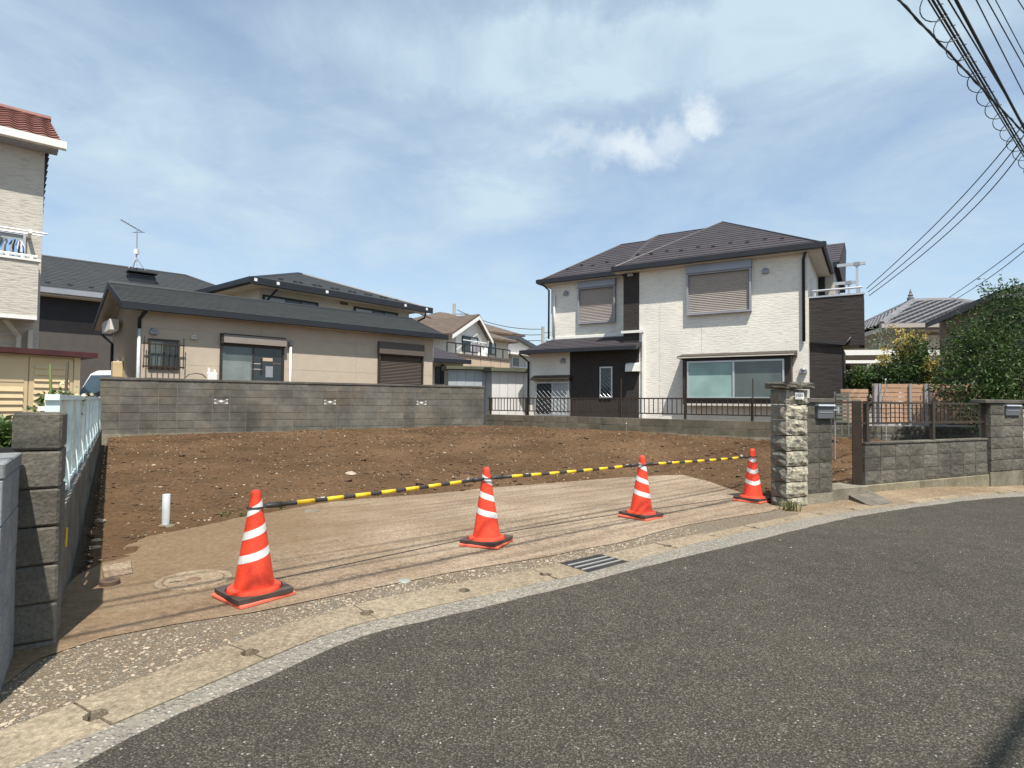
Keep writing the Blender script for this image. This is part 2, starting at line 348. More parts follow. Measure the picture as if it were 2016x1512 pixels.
M_SID_GR = mat('grey_render', (.55, .54, .52), .85, .06, 2, .2, 90)
def slate(name, col, var=.2, rough=.72):
    m, t, b = newmat(name); v = coords(t, (.5, .5, 3)); v0 = coords(t)
    c = mixc(t, 1.0, col, ramp(t, noise(t, v, 4, 4), [(.3, 1-var), (.7, 1+var)]), 'MULTIPLY')
    c = mixc(t, 1.0, c, ramp(t, noise(t, v0, 55, 2), [(.3, .85), (.7, 1.15)]), 'MULTIPLY')
    t.links.new(c, b.inputs['Base Color']); b.inputs['Roughness'].default_value = rough; b.inputs['Specular IOR Level'].default_value = .3
    bump(t, b, noise(t, v0, 30, 3), .3, .01); return m
M_RF_DK = slate('slate_dark', (.040, .043, .045)); M_RF_GR = slate('slate_greengrey', (.040, .043, .042))
M_RF_BR = slate('slate_mauve', (.050, .043, .049)); M_RF_TN = slate('slate_brown', (.13, .098, .075)); M_RF_GY = slate('tile_grey', (.17, .17, .18), .25)
M_RF_GY2 = slate('roof_bluegrey', (.07, .075, .085)); M_RF_RED = slate('tile_red', (.215, .10, .082), .3)
M_GUT = mat('dark_gutter', (.020, .022, .027), .45, .1); M_SOFF = mat('soffit', (.55, .52, .46), .8, .05)
M_BRN = mat('dark_brown_metal', (.040, .028, .020), .5, .15); M_BRN2 = mat('bronze_aluminium', (.045, .033, .024), .5, .12)
M_WHT = mat('white_paint', (.76, .75, .71), .55, .05); M_ALU = mat('aluminium', (.55, .56, .58), .38, .06, metal=.55)
M_SHUT = mat('shutter_taupe', (.40, .36, .33), .55, .05); M_SHUTT = mat('shutter_umber', (.21, .18, .155), .55, .05); M_SHUTB = mat('shutter_brown', (.105, .085, .072), .5, .05)
M_GREYM = mat('grey_metal', (.30, .31, .34), .5, .06, metal=.2); M_MBOX = mat('mailbox_grey', (.10, .105, .112), .55, .1); M_BLK = mat('black_rubber', (.02, .02, .021), .6, .2)
M_GL_D = glassmat('dark_glass', (.022, .028, .030)); M_GL_G = glassmat('frosted_green_glass', (.20, .30, .275), .3); M_GL_G2 = glassmat('green_grey_glass', (.075, .095, .09), .12)
M_GL_C = glassmat('curtained_glass', (.30, .32, .32), .1)
M_RED = mat('cone_orange', (.74, .062, .028), .5, .16, 14, .15, 60, spec=.35, fine=.10, fs=45); M_REDF = mat('cone_faded', (.82, .15, .09), .5, .08, 9)
M_REFL = mat('reflective_sheet', (.64, .64, .61), .42, .14, 22, fine=.08, fs=60); M_WEIGHT = mat('rubber_weight', (.062, .048, .038), .75, .25, 8, .2, 60)
M_YEL = mat('yellow_band', (.74, .47, .02), .5, .16, 30); M_BBLK = mat('bar_black', (.035, .031, .029), .5, .25, 12)
M_PVC = mat('pvc_grey', (.50, .52, .53), .45, .12, 9); M_AQUA = mat('aqua_white_paint', (.68, .79, .77), .55, .12, 6)
M_SHED = mat('shed_cream', (.60, .47, .28), .6, .07, 2); M_MAROON = mat('maroon_metal', (.07, .022, .022), .45, .2)
M_WOOD = mat('terracotta_board', (.44, .275, .18), .7, .14, 3, rnd=.07); M_OLIVE = mat('olive_roof', (.09, .095, .06), .7, .25)
M_CORR = mat('galvanised_sheet', (.40, .43, .45), .5, .12, 1.5, metal=.2, rnd=.05); M_CORW = mat('white_sheet', (.60, .59, .57), .6, .1, 1.5, rnd=.05)
M_WIRE = mat('cable_black', (.020, .021, .024), .6, .1); M_POLE = mat('concrete_pole', (.36, .34, .31), .85, .12)
M_IRON = mat('grate_iron', (.05, .045, .04), .6, .3, 9); M_GALV = mat('galvanised_bar', (.50, .50, .48), .4, .1, metal=.4)
M_CARW = mat('car_paint', (.66, .68, .70), .25, .03, spec=.6); M_RUST = mat('rust', (.30, .10, .04), .85, .4, 9)
M_BARK = mat('bark', (.10, .075, .05), .9, .3, 8, .5, 40); M_CONCL = blockmat('pale_concrete', (.27, .24, .18), .5, bs=30, bstr=.9)
M_TAN = mat('tan_panel', (.52, .40, .29), .8, .08)
def leafmat(name, a, b_, tr=.25):
    m, t, b = newmat(name); geo = t.nodes.new('ShaderNodeNewGeometry')
    c = ramp(t, geo.outputs['Random Per Island'], [(0, a), (.6, tuple((x+y)/2 for x, y in zip(a, b_))), (1, b_)])
    c = mixc(t, 1.0, c, ramp(t, noise(t, geo.outputs['Position'], 1.8, 3), [(.3, .7), (.7, 1.25)]), 'MULTIPLY')
    t.links.new(c, b.inputs['Base Color']); b.inputs['Roughness'].default_value = .5; b.inputs['Specular IOR Level'].default_value = .35
    tl = t.nodes.new('ShaderNodeBsdfTranslucent'); t.links.new(c, tl.inputs[0])
    ms = t.nodes.new('ShaderNodeMixShader'); ms.inputs[0].default_value = tr
    t.links.new(b.outputs[0], ms.inputs[1]); t.links.new(tl.outputs[0], ms.inputs[2]); t.links.new(ms.outputs[0], t.nodes['Material Output'].inputs[0]); return m
M_LF_D = leafmat('leaf_dark', (.026, .055, .017), (.075, .13, .034)); M_LF_M = leafmat('leaf_mid', (.04, .075, .018), (.11, .16, .04))
M_LF_Y = leafmat('leaf_yellow', (.40, .30, .06), (.62, .53, .20)); M_LF_O = leafmat('leaf_orange_green', (.20, .13, .02), (.10, .14, .03))
M_GRASS = leafmat('grass', (.06, .085, .02), (.17, .17, .05))
# ------------------------------------------------------------------ terrain: a smooth surface through surveyed heights
ctl = []
for px, py in ((500,1177),(958,1073),(1262,1021),(1482,988),(1555,1003),(265,1080),(110,1275),(640,990),(1000,957),(300,1160),(700,1100),(1100,1040),(20,1330)):
    p = onz(px, py); ctl.append((p.x, p.y, 0))
ctl += [(a_, b_*KY, c_) for a_, b_, c_ in [(1.6,11.6,.0),(3.05,12.7,.02),(-2.5,2.8,0),(-1,2,0),(0,0,0),(2,3,0),(4,5.5,-.02),(7,8,-.06),(5,2,-.03),(-6,-2,0),(5.3,10.6,-.01),(8.37,12.5,-.12),(10.5,13.6,-.16),(10,9,-.14),
        (-9.86,17,.375),(-5.4,20.3,.47),(-.94,23.6,.55),(2.6,20.1,.53),(6.11,16.7,.48),(9,17.2,.45),(12,16.6,.4),(-4.5,7.4,.08),(-6.4,11,.2),(-8.3,14.4,.3),(-2.5,13,.15),(-.5,16,.28),(4.8,13.2,.16),(7,13.6,.16),(-12,12,.2),(-11,5,.05)]]
ctl = np.array(ctl, float)
def _U(r2): return np.where(r2 > 1e-9, r2*np.log(np.maximum(r2, 1e-9)), 0)
_n = len(ctl); _d = ((ctl[:, None, :2]-ctl[None, :, :2])**2).sum(-1)
_A = np.zeros((_n+3, _n+3)); _A[:_n, :_n] = _U(_d)+np.eye(_n)*2.0; _A[:_n, _n] = 1; _A[:_n, _n+1:] = ctl[:, :2]; _A[_n, :_n] = 1; _A[_n+1:, :_n] = ctl[:, :2].T
_w = np.linalg.solve(_A, np.concatenate([ctl[:, 2], [0, 0, 0]]))
def gza(x, y):
    x = np.clip(np.asarray(x, float), -12, 11.5); y = np.clip(np.asarray(y, float), -2, 19)
    r2 = (x[..., None]-ctl[:, 0])**2+(y[..., None]-ctl[:, 1])**2
    return np.clip(_U(r2)@_w[:_n]+_w[_n]+_w[_n+1]*x+_w[_n+2]*y, -.2, .6)
def gz(x, y): return float(gza(np.array([x]), np.array([y]))[0])
def gnd(px, py):
    z = 0.0
    for _ in range(8): p = onz(px, py, z); z = .5*z+.5*gz(p.x, p.y)
    return Vector((p.x, p.y, gz(p.x, p.y)))
_lat = RNG.random((256, 256))
def vnoise(x, y):
    xi = np.floor(x).astype(int); yi = np.floor(y).astype(int); fx = x-xi; fy = y-yi; fx = fx*fx*(3-2*fx); fy = fy*fy*(3-2*fy)
    a = _lat[xi % 256, yi % 256]; b = _lat[(xi+1) % 256, yi % 256]; c = _lat[xi % 256, (yi+1) % 256]; d = _lat[(xi+1) % 256, (yi+1) % 256]
    return (a*(1-fx)+b*fx)*(1-fy)+(c*(1-fx)+d*fx)*fy
def fbm(x, y, s, o=4):
    r = 0; a = .5
    for k in range(o): r = r+a*(vnoise(x*s+17*k, y*s+31*k)-.5); s *= 2.03; a *= .5
    return r
def pip(x, y, poly):
    ins = np.zeros(x.shape, bool); n = len(poly)
    for i in range(n):
        x0, y0 = poly[i][:2]; x1, y1 = poly[(i+1) % n][:2]
        c = ((y0 > y) != (y1 > y)) & (x < (x1-x0)*(y-y0)/((y1-y0) if y1 != y0 else 1e-9)+x0); ins ^= c
    return ins
def chaikin(p, n=2):
    for _ in range(n):
        q = [p[0]]
        for a, b in zip(p[:-1], p[1:]): q += [a*.75+b*.25, a*.25+b*.75]
        p = q+[p[-1]]
    return p
def poly_g(pts): return [Vector((*gnd(*p)[:2], 0)) for p in pts]
# outlines read off the street edge
E0 = poly_g([(154,1512),(263,1455),(407,1386),(500,1349),(614,1300),(686,1264),(773,1241),(872,1218),(1000,1187),(1126,1157),(1253,1123),(1362,1096),(1524,1057),(1645,1027),(1738,1009),(1827,997),(2016,978)])
E1 = poly_g([(40,1512),(188,1448),(293,1403),(387,1363),(466,1329),(535,1298),(659,1246),(773,1217),(872,1194),(984,1169),(1074,1148),(1134,1137),(1238,1109),(1370,1072),(1483,1046),(1605,1019),(1714,1004),(1826,990),(2016,971)])
E2 = poly_g([(0,1439),(136,1388),(223,1358),(310,1324),(412,1286),(500,1252),(612,1215),(723,1186),(820,1166),(907,1146),(1000,1131),(1089,1113),(1193,1090),(1334,1061),(1483,1033),(1576,1012),(1650,1001),(1760,988),(1880,976),(2016,961)])
E3 = poly_g([(20,1345),(109,1276),(282,1246),(442,1212),(500,1211),(599,1189),(698,1167),(773,1154),(872,1132),(1000,1111),(1067,1101),(1164,1080),(1238,1068),(1321,1041),(1435,1021),(1544,1005)])
def extend(p, back, fwd, turn=0):
    d0 = (p[0]-p[1]).normalized(); d1 = (p[-1]-p[-3]).normalized()
    return [p[0]+d0*back*k for k in (1, .5)]+p+[p[-1]+d1*fwd*k for k in (.15, .4, 1)]
E0, E1, E2 = [chaikin(extend(e, 7, 26)) for e in (E0, E1, E2)]; E3 = chaikin([E3[0]+(E3[0]-E3[1]).normalized()*4]+E3)
def resample(p, step):
    out = [p[0].copy()]; acc = 0.0
    for a, b in zip(p[:-1], p[1:]):
        L = (b-a).length
        if L < 1e-9: continue
        t = step-acc
        while t <= L: out.append(a+(b-a)*(t/L)); t += step
        acc = (acc+L) % step if L+acc >= step else acc+L
    return out
def hit_line(o, d, line):
    """where the plan ray o + t d first meets a polyline (either way along d)"""
    best = None
    for a, b in zip(line[:-1], line[1:]):
        e = b-a; den = d.x*e.y-d.y*e.x
        if abs(den) < 1e-12: continue
        w = a-o; t = (w.x*e.y-w.y*e.x)/den; u = (w.x*d.y-w.y*d.x)/den
        if -.001 <= u <= 1.001 and (best is None or abs(t) < abs(best)): best = t
    return None if best is None or abs(best) > 3 else o+d*best
ST = []          # stations along the inner kerb line with the four edge points across it
S1 = resample(E1, .1)
for i in range(1, len(S1)-1):
    d = (S1[min(i+4, len(S1)-1)]-S1[max(i-4, 0)]).normalized(); nl = Vector((-d.y, d.x, 0))
    a = hit_line(S1[i], nl, E0); c = hit_line(S1[i], nl, E2); e = hit_line(S1[i], nl, E3)
    if a is None: a = S1[i]-nl*.17
    if c is None: c = S1[i]+nl*.4
    ST.append((a, S1[i], c, e, d, nl, i*.1))
def P3(p, dz=0.0): return (p.x, p.y, gz(p.x, p.y)+dz)
def ribbon(rows, dz=0.0, jag=0):
    mb = MB(); n = len(rows[0]); pts = np.array([[(p.x, p.y) for p in r] for r in rows]); z = gza(pts[..., 0], pts[..., 1])
    for i, r in enumerate(rows):
        for j, p in enumerate(r): mb.vert((p.x, p.y, z[i, j]+(dz[j] if isinstance(dz, (list, tuple)) else dz)))
    for i in range(len(rows)-1):
        for j in range(n-1): mb.idx((i*n+j, i*n+j+1, (i+1)*n+j+1, (i+1)*n+j))
    return mb
def lerp(a, b, t): return a+(b-a)*t
# far ground sheet, with the near part following the terrain
gx = np.unique(np.concatenate([np.linspace(-14, 14, 29), [-400, -150, -60, -30, 30, 60, 150, 400]])); gy = np.unique(np.concatenate([np.linspace(-6, 26, 33), [-300, -100, -40, -15, 40, 70, 150, 500, 1200]]))
XX, YY = np.meshgrid(gx, gy); ZZ = gza(XX, YY)-.14
mb = MB(); mb.v = [(a, b, c) for a, b, c in zip(XX.ravel(), YY.ravel(), ZZ.ravel())]; nx = len(gx)
for j in range(len(gy)-1):
    for i in range(nx-1): mb.idx((j*nx+i, j*nx+i+1, (j+1)*nx+i+1, (j+1)*nx+i))
tag(mb.build('ground', M_YARD), kind='structure', label='bare ground under the lot and yards')
# road: from the kerb nine metres towards and past the camera
rows = []
for a, b, c, e, d, nl, s in ST[::2]:
    ja = Vector((fbm(np.array([a.x]), np.array([a.y]), 6)[0], fbm(np.array([a.y]), np.array([a.x]), 6)[0], 0))*.05
    rows.append([a+ja+nl*.02, a-nl*.4, a-nl*1.2, a-nl*3, a-nl*6, a-nl*9])
tag(ribbon(rows, [.004, .003, .002, .004, .005, 0]).build('asphalt_road', M_ASPH), kind='structure', label='grey asphalt road curving past the empty lot')
rows = [[lerp(b, a, t) for t in (-.04, .0, .5, 1.12)] for a, b, c, e, d, nl, s in ST]
tag(ribbon(rows, [-.03, .012, .010, -.004]).build('kerb_strip', M_KERB), kind='structure', label='rough pebbly kerb strip beside the road')
tag(ribbon([[lerp(b, c, t) for t in (-.1, 1.1)] for a, b, c, e, d, nl, s in ST], -.25).build('gutter_channel', M_CLOD), kind='structure', label='dark gutter channel under the concrete covers')
# gutter covers, one by one, with a lifting notch on each joint
gut = thing('gutter', 'row of concrete gutter covers along the kerb', None); tag(gut, kind='structure')
j0 = min(range(len(ST)), key=lambda i: (lerp(ST[i][1], ST[i][2], .5)-Vector((*gnd(150, 1405)[:2], 0))).length)
gr0 = min(range(len(ST)), key=lambda i: (lerp(ST[i][1], ST[i][2], .5)-Vector((*gnd(1117, 1120)[:2], 0))).length)
gr1 = min(range(len(ST)), key=lambda i: (lerp(ST[i][1], ST[i][2], .5)-Vector((*gnd(1222, 1101)[:2], 0))).length)
def cover(i0, i1, notch0=True, notch1=True):
    A, B = ST[i0], ST[i1]; n = 4; g = .006
    def pt(u, w):
        k = i0+u*(i1-i0); k0 = min(int(k), i1-1); f = k-k0
        b = lerp(ST[k0][1], ST[k0+1][1], f); c = lerp(ST[k0][2], ST[k0+1][2], f); return lerp(b, c, w)
    L = (i1-i0)*.1; e = .0035/L; nw = .040/L; lo, hi = .03, .97; c = random.uniform(.4, .5)
    out = [(u/n*(1-2*e)+e, lo) for u in range(n+1)]
    if notch1: out += [(1-e, c-.13), (1-e-nw*.8, c-.10), (1-e-nw, c), (1-e-nw*.7, c+.10), (1-e, c+.13)]
    out += [(u/n*(1-2*e)+e, hi) for u in range(n, -1, -1)]
    if notch0: out += [(e, c+.13), (e+nw*.8, c+.10), (e+nw, c), (e+nw*.7, c-.10), (e, c-.13)]
    dz = random.uniform(.006, .014); pts = []
    for u, w in out:
        p = pt(min(max(u, 0), 1), w); pts.append(P3(p, dz+random.uniform(-.001, .001)))
    m = MB(); m.prism([(p[0], p[1], p[2]-.07) for p in pts], (0, 0, .07)); m.build('gutter_cover', M_COVER, gut)
i = j0
while i > 8: cover(max(i-7, 1), i); i -= 7
i = j0
while i < gr0:
    e_ = i+7 if gr0-i >= 10 else gr0
    cover(i, min(e_, gr0), True, e_ != gr0); i = min(e_, gr0)
i = gr1
while i < len(ST)-14: cover(i, i+7, i != gr1); i += 7
# drain grate
dg = thing('drain_grate', 'black iron drain grate with three bright bars set in the gutter', 'drain grate', P3(lerp(ST[gr0][1], ST[gr1][2], .5)), 0)
def gp(u, w, dz):
    k = gr0+u*(gr1-gr0); k0 = min(int(k), gr1-1); f = k-k0
    p = lerp(lerp(ST[k0][1], ST[k0+1][1], f), lerp(ST[k0][2], ST[k0+1][2], f), w); return Vector(P3(p, dz))-dg.location
def bar3(a, b, w, h):
    m = MB(); d = (b-a).normalized(); s = d.cross(Vector((0, 0, 1)))*w/2; m.prism([a-s, a+s, b+s, b-s], (0, 0, -h)); return m
for w in (.03, .97): bar3(gp(.02, w, .010), gp(.98, w, .010), .016, .05).build('frame_bar', M_IRON, dg)
for w in (.27, .5, .73): bar3(gp(.03, w, .012), gp(.97, w, .012), .012, .03).build('long_bar', M_GALV, dg)
for k in range(28):
    u = .03+.94*k/27; bar3(gp(u, .02, .006), gp(u, .98, .006), .009, .03).build('cross_bar', M_IRON, dg)
# rough strip between gutter and driveway, and the dirt verge farther right
rs = [x for x in ST if x[3] is not None and (x[3]-x[2]).dot(x[5]) > .01]
tag(ribbon([[lerp(x[2], x[3], t) for t in (-.02, .33, .66, 1.0, 1.4)] for x in rs], [.006, .007, .007, .008, -.002]).build('pebble_strip', M_STRIP), kind='structure', label='strip of exposed pebble concrete behind the gutter')
la = rs[-1][6]; vg = [x for x in ST if x[6] >= la-.3]
M_VERGE = concrete('verge_dirt', (.27, .21, .14), (.16, .115, .07), .3)
tag(ribbon([[x[2]+x[5]*t for t in (-.03, .4, .8, 1.5)] for x in vg], [.004, .004, .0, -.03]).build('verge', M_VERGE), kind='structure', label='dirty concrete verge along the foot of the street wall')
# driveway slab
Bp = [(120,1168),(152,1136),(200,1113),(262,1107),(266,1064),(330,1051),(380,1041),(455,1024),(520,1013),(640,991),(700,985),(860,973),(952,963),(1100,951),(1230,941),(1300,937),(1345,936),(1395,949),(1440,965),(1500,985),(1530,1003)]
Bg = poly_g(Bp); Bc = Bg
rows = []; dirs = Vector((.7, .714, 0)); nn = Vector((-.714, .7, 0))
SLAB = [x[3] for x in rs][::3]; SLAB = [p for p in SLAB if (p-Vector((-3.2, 2.5, 0))).dot(dirs) > 0]
slab_poly = [(p.x, p.y) for p in SLAB]+[(p.x, p.y) for p in Bg[::-1]]
gx_ = np.arange(-4.5, 5.0, .07); gy_ = np.arange(1.8, 14, .07)
def grid_in(poly, gx_, gy_, zf, name, m_, snap=None):
    X, Y = np.meshgrid(gx_, gy_); ins = pip(X, Y, poly); cell = ins[:-1, :-1] & ins[1:, :-1] & ins[:-1, 1:] & ins[1:, 1:]
    Z = zf(X, Y); use = np.zeros(X.shape, bool); use[:-1, :-1] |= cell; use[1:, :-1] |= cell; use[:-1, 1:] |= cell; use[1:, 1:] |= cell
    ids = -np.ones(X.shape, int); ids[use] = np.arange(use.sum()); J, I = np.nonzero(cell)
    f = np.stack([ids[J, I], ids[J, I+1], ids[J+1, I+1], ids[J+1, I]], 1)
    me = bpy.data.meshes.new(name); me.from_pydata(np.stack([X[use], Y[use], Z[use]], 1).tolist(), [], f.tolist()); me.materials.append(m_); return link(name, me)
# slab outline as one n-gon cut into a fan of strips: every rear point joins the nearest front points
def slab_mesh():
    bm = bmesh.new(); vs = [bm.verts.new((x, y, 0)) for x, y in slab_poly]; f = bm.faces.new(vs)
    bmesh.ops.triangulate(bm, faces=[f]); 
    for _ in range(3): bmesh.ops.subdivide_edges(bm, edges=[e for e in bm.edges if e.calc_length() > .5], cuts=1, use_grid_fill=False); bmesh.ops.triangulate(bm, faces=bm.faces)
    for v in bm.verts: v.co.z = gz(v.co.x, v.co.y)+.013
    bmesh.ops.recalc_face_normals(bm, faces=bm.faces)
    if sum(f.normal.z for f in bm.faces) < 0: bmesh.ops.reverse_faces(bm, faces=bm.faces)
    me = bpy.data.meshes.new('driveway'); bm.to_mesh(me); me.materials.append(M_CONC); return me
tag(link('driveway', slab_mesh()), kind='structure', label='dusty concrete driveway slab in front of the bare lot')
# bare earth of the lot
LOT = [(-2.75,4.55),(-9.62,16.95),(-.94,23.45),(2.6,19.9),(6.1,16.55),(7.6,17.5),(13,16.4),(12,14.5),(8.4,12.95),(5.3,11.1),(4.05,9.75),(3.75,9.35),(3.2,9.6)]; LOT = [(a_, b_*KY) for a_, b_ in LOT]
def earth_z(X, Y):
    z = gza(X, Y); ins = pip(X, Y, slab_poly)
    b = .016+.055*fbm(X, Y, .9, 3)+.05*fbm(X, Y, 3.5, 4)+.045*fbm(X+9, Y, 12, 3)
    # distance to slab outline: soil thins out over the edge
    d = np.full(X.shape, 9.0)
    for i in range(len(Bg)-1):
        a = np.array(Bg[i][:2]); c = np.array(Bg[i+1][:2]); e = c-a; L2 = (e**2).sum()+1e-9
        t = np.clip(((X-a[0])*e[0]+(Y-a[1])*e[1])/L2, 0, 1); d = np.minimum(d, np.hypot(X-a[0]-t*e[0], Y-a[1]-t*e[1]))
    k = np.clip(d/.5, 0, 1)
    return np.where(ins, z+np.where(d < .22, .012+.05*fbm(X, Y, 7, 4)-d*.22, -.06), z+.012+k*b+(1-k)*.06*fbm(X, Y, 7, 4))
lot = grid_in(LOT, np.arange(-10, 13.2, .055), np.arange(2.6, 18.8, .05), earth_z, 'bare_earth', M_SOIL)
lot.data.polygons.foreach_set('use_smooth', [True]*len(lot.data.polygons)); tag(lot, kind='structure', label='rough brown bare earth of the empty lot')
# scattered clods and pale stones
ICO = []
bm = bmesh.new(); bmesh.ops.create_icosphere(bm, subdivisions=1, radius=1); bm.verts.ensure_lookup_table()
IV = np.array([v.co[:] for v in bm.verts]); IF = [[v.index for v in f.verts] for f in bm.faces]; bm.free()
def scatter(pts, rfun, m_, name, label, flat=.6):
    V = []; Fc = []
    for x, y, z in pts:
        r = rfun(); a = RNG.random()*6.28; v = IV*(1+RNG.normal(0, .18, IV.shape))*np.array([r*RNG.uniform(.8, 1.5), r, r*flat])
        ca, sa = math.cos(a), math.sin(a); v = np.stack([v[:, 0]*ca-v[:, 1]*sa, v[:, 0]*sa+v[:, 1]*ca, v[:, 2]], 1)+np.array([x, y, z+r*flat*.25])
        b = len(V); V += v.tolist(); Fc += [[b+k for k in f] for f in IF]
    me = bpy.data.meshes.new(name); me.from_pydata(V, [], Fc); me.materials.append(m_); return tag(link(name, me), label, kind='stuff')
def lot_points(n, inside_slab=False):
    X = RNG.uniform(-10, 9, n*6); Y = RNG.uniform(2.6, 18.5, n*6); ok = pip(X, Y, LOT) & ~pip(X, Y, slab_poly); X, Y = X[ok][:n], Y[ok][:n]; return X, Y
X, Y = lot_points(3400); Z = earth_z(X, Y)
scatter(zip(X, Y, Z), lambda: RNG.gamma(1.5, .0034)+.0035, M_PALESTONE, 'pale_stones', 'small pale stones strewn over the bare earth', .55)
X, Y = lot_points(6500); Z = earth_z(X, Y)
scatter(zip(X, Y, Z), lambda: RNG.gamma(1.8, .006)+.006, M_CLOD, 'soil_clods', 'dark crumbs and clods of turned soil', .6)
# loose white pebbles of the rough strip near the camera
pts = []
for _ in range(2200):
    x = rs[int(RNG.random()**1.6*len(rs)*.75)]; p = lerp(x[2], x[3], RNG.random()) + x[4]*RNG.uniform(-.05, .05); pts.append((p.x, p.y, gz(p.x, p.y)+.006))
scatter(pts, lambda: RNG.gamma(3, .0012)+.002, M_PALESTONE, 'strip_pebbles', 'white pebbles bedded in the strip behind the gutter', .5)
M_GRIT = mat('road_grit', (.42, .40, .36), .8, .3, 9); pts = []
for _ in range(380):
    x = ST[RNG.integers(40, len(ST)-60)]; p = x[0]-x[5]*RNG.gamma(1.5, 1.0); pts.append((p.x, p.y, gz(p.x, p.y)+.004))
scatter(pts, lambda: RNG.gamma(3, .0008)+.0012, M_GRIT, 'road_grit', 'pale grit scattered on the asphalt', .6)
# ------------------------------------------------------------------ traffic cones, bars and driveway fittings
CONE_H = .70
def cone_r(z): return .125+(.033-.125)*(z-.075)/(.66-.075)
def band(z0, h, k, gap=.0012):
    m = MB(); n = 40; b = 0
    for i in range(n):
        a = 2*math.pi*i/n; tri = abs(((a/math.pi) % 2)-1)          # 1 at the back of the V, 0 at its point
        zz = z0+k*(1-tri)
        for z in (zz, zz+h): m.vert(((cone_r(z)+gap)*math.cos(a), (cone_r(z)+gap)*math.sin(a), z))
    for i in range(n):
        j = (i+1) % n; m.idx((2*i, 2*j, 2*j+1, 2*i+1))
    return m
def make_cone():
    t = thing('traffic_cone', None, 'traffic cone')
    b = MB().box(-.19, .19, -.19, .19, 0, .024); b.build('base_plate', M_REDF, t, bevel=.006, rz=R(4))
    c = MB().lathe([(.172, .02), (.172, .045), (.163, .066), (.140, .072), (.127, .076), (.118, .12), (.033, .655), (.034, .676), (.028, .692), (.014, .70), (.001, .7005)], 40); cb = c.build('cone_body', M_RED, t, smooth=True)
    m = cb.modifiers.new('edge', 'EDGE_SPLIT'); m.split_angle = R(40)
    for z in (.215, .365, .515): band(z, .052, .075).build('reflective_band', M_REFL, t)
    w = MB(); n = 32; b0 = 0; a = .188; outer = []
    for i in range(n):
        th = 2*math.pi*i/n; c_, s_ = math.cos(th), math.sin(th); k = a/max(abs(c_), abs(s_)); k = min(k, a*1.36); outer.append((c_*k, s_*k))
    for z in (.026, .054):
        for i in range(n): w.vert((*outer[i], z))
        for i in range(n): w.vert((.176*math.cos(2*math.pi*i/n), .176*math.sin(2*math.pi*i/n), z))
    for i in range(n):
        j = (i+1) % n; O, I, T = 0, n, 2*n
        w.idx((T+i, T+j, T+n+j, T+n+i)); w.idx((i, j, T+j, T+i)); w.idx((n+j, n+i, T+n+i, T+n+j)); w.idx((j, i, n+i, n+j))
    w.build('weight_plate', M_WEIGHT, t); return t
cone0 = make_cone()
def base_dir(f, r):
    a, b = gnd(*f), gnd(*r); return math.atan2(b.y-a.y, b.x-a.x)
CONES = [((500, 1177), base_dir((455, 1212), (577, 1180)), R(200), 'orange cone nearest the left wall, largest of the four'),
         ((958, 1073), base_dir((975, 1094), (1013, 1075)), R(20), 'orange cone with a battered flat tip, second from the left'),
         ((1262, 1020), base_dir((1257, 1037), (1306, 1026)), R(-25), 'orange cone standing level with the drain grate'),
         ((1482, 988), base_dir((1490, 1004), (1519, 998)), R(-100), 'orange cone with chevron bands beside the stone gatepost')]
cpos = []
for i, (px, a, br, lab) in enumerate(CONES):
    o = cone0 if i == 0 else copy_tree(cone0)
    p = gnd(*px); o.location = (p.x, p.y, p.z+.014); o.rotation_euler = (0, 0, a); tag(o, lab, group='orange cones closing off the lot'); cpos.append(Vector((p.x, p.y, p.z+.014)))
    for ch in o.children:
        if ch.name.startswith(('cone_body', 'reflective_band')): ch.rotation_euler = (0, 0, br-a)
    o.rotation_euler = (R((.6, -1.2, .8, -.5)[i]), R((-.4, .5, 1.0, .3)[i]), a)
BL = ['striped bar between the two leftmost cones', 'striped bar between the battered cone and the cone by the grate', 'striped bar reaching the cone at the stone gatepost']
for i in range(3):
    a, b = cpos[i]+Vector((0, 0, .585+(.012 if i else 0))), cpos[i+1]+Vector((0, 0, .597)); d = b-a; L = d.length; rz = math.atan2(d.y, d.x); tilt = -math.asin(d.z/L)
    t = thing('barrier_bar', 'black and yellow '+BL[i], 'barrier bar', a, rz, 'striped bars laid across the cones'); t.rotation_euler = (0, tilt, rz)
    sag = lambda x: -.010*4*(x/L)*(1-x/L)
    pts = [(x, 0, sag(x)) for x in np.linspace(.16, L-.16, 9)]
    MB().tube(pts, .0150, 12).build('bar_tube', M_BBLK, t, smooth=True)
    for x0, x1, s in ((.045, .17, 1), (L-.17, L-.045, 1)):
        MB().tube([(x0, 0, sag(x0)), (x0*.5+x1*.5, 0, sag(x0)), (x1, 0, sag(x1))], [.012 if x0 < 1 else .021, .019, .021 if x0 < 1 else .012], 10).build('end_socket', M_BBLK, t, smooth=True)
    for x in (0, L):
        rr = MB(); R1 = .054
        rr.tube([(x+R1*math.cos(q), R1*math.sin(q), 0) for q in np.linspace(0, 2*math.pi, 25)], .007, 6, caps=False).build('end_ring', M_BBLK, t, smooth=True)
    n = 7; u = (L-.5)/(n-.0)
    for k in range(n):
        x0 = .28+k*u; MB().tube([(x0, 0, sag(x0)), (x0+.13, 0, sag(x0+.13))], .0160, 12).build('yellow_band', M_YEL, t, smooth=True)
    for x in (.46, L-.25): MB().box(x, x+.03, -.006, .006, .0155+sag(x), .0185+sag(x)).build('clip_tab', M_WHT, t)
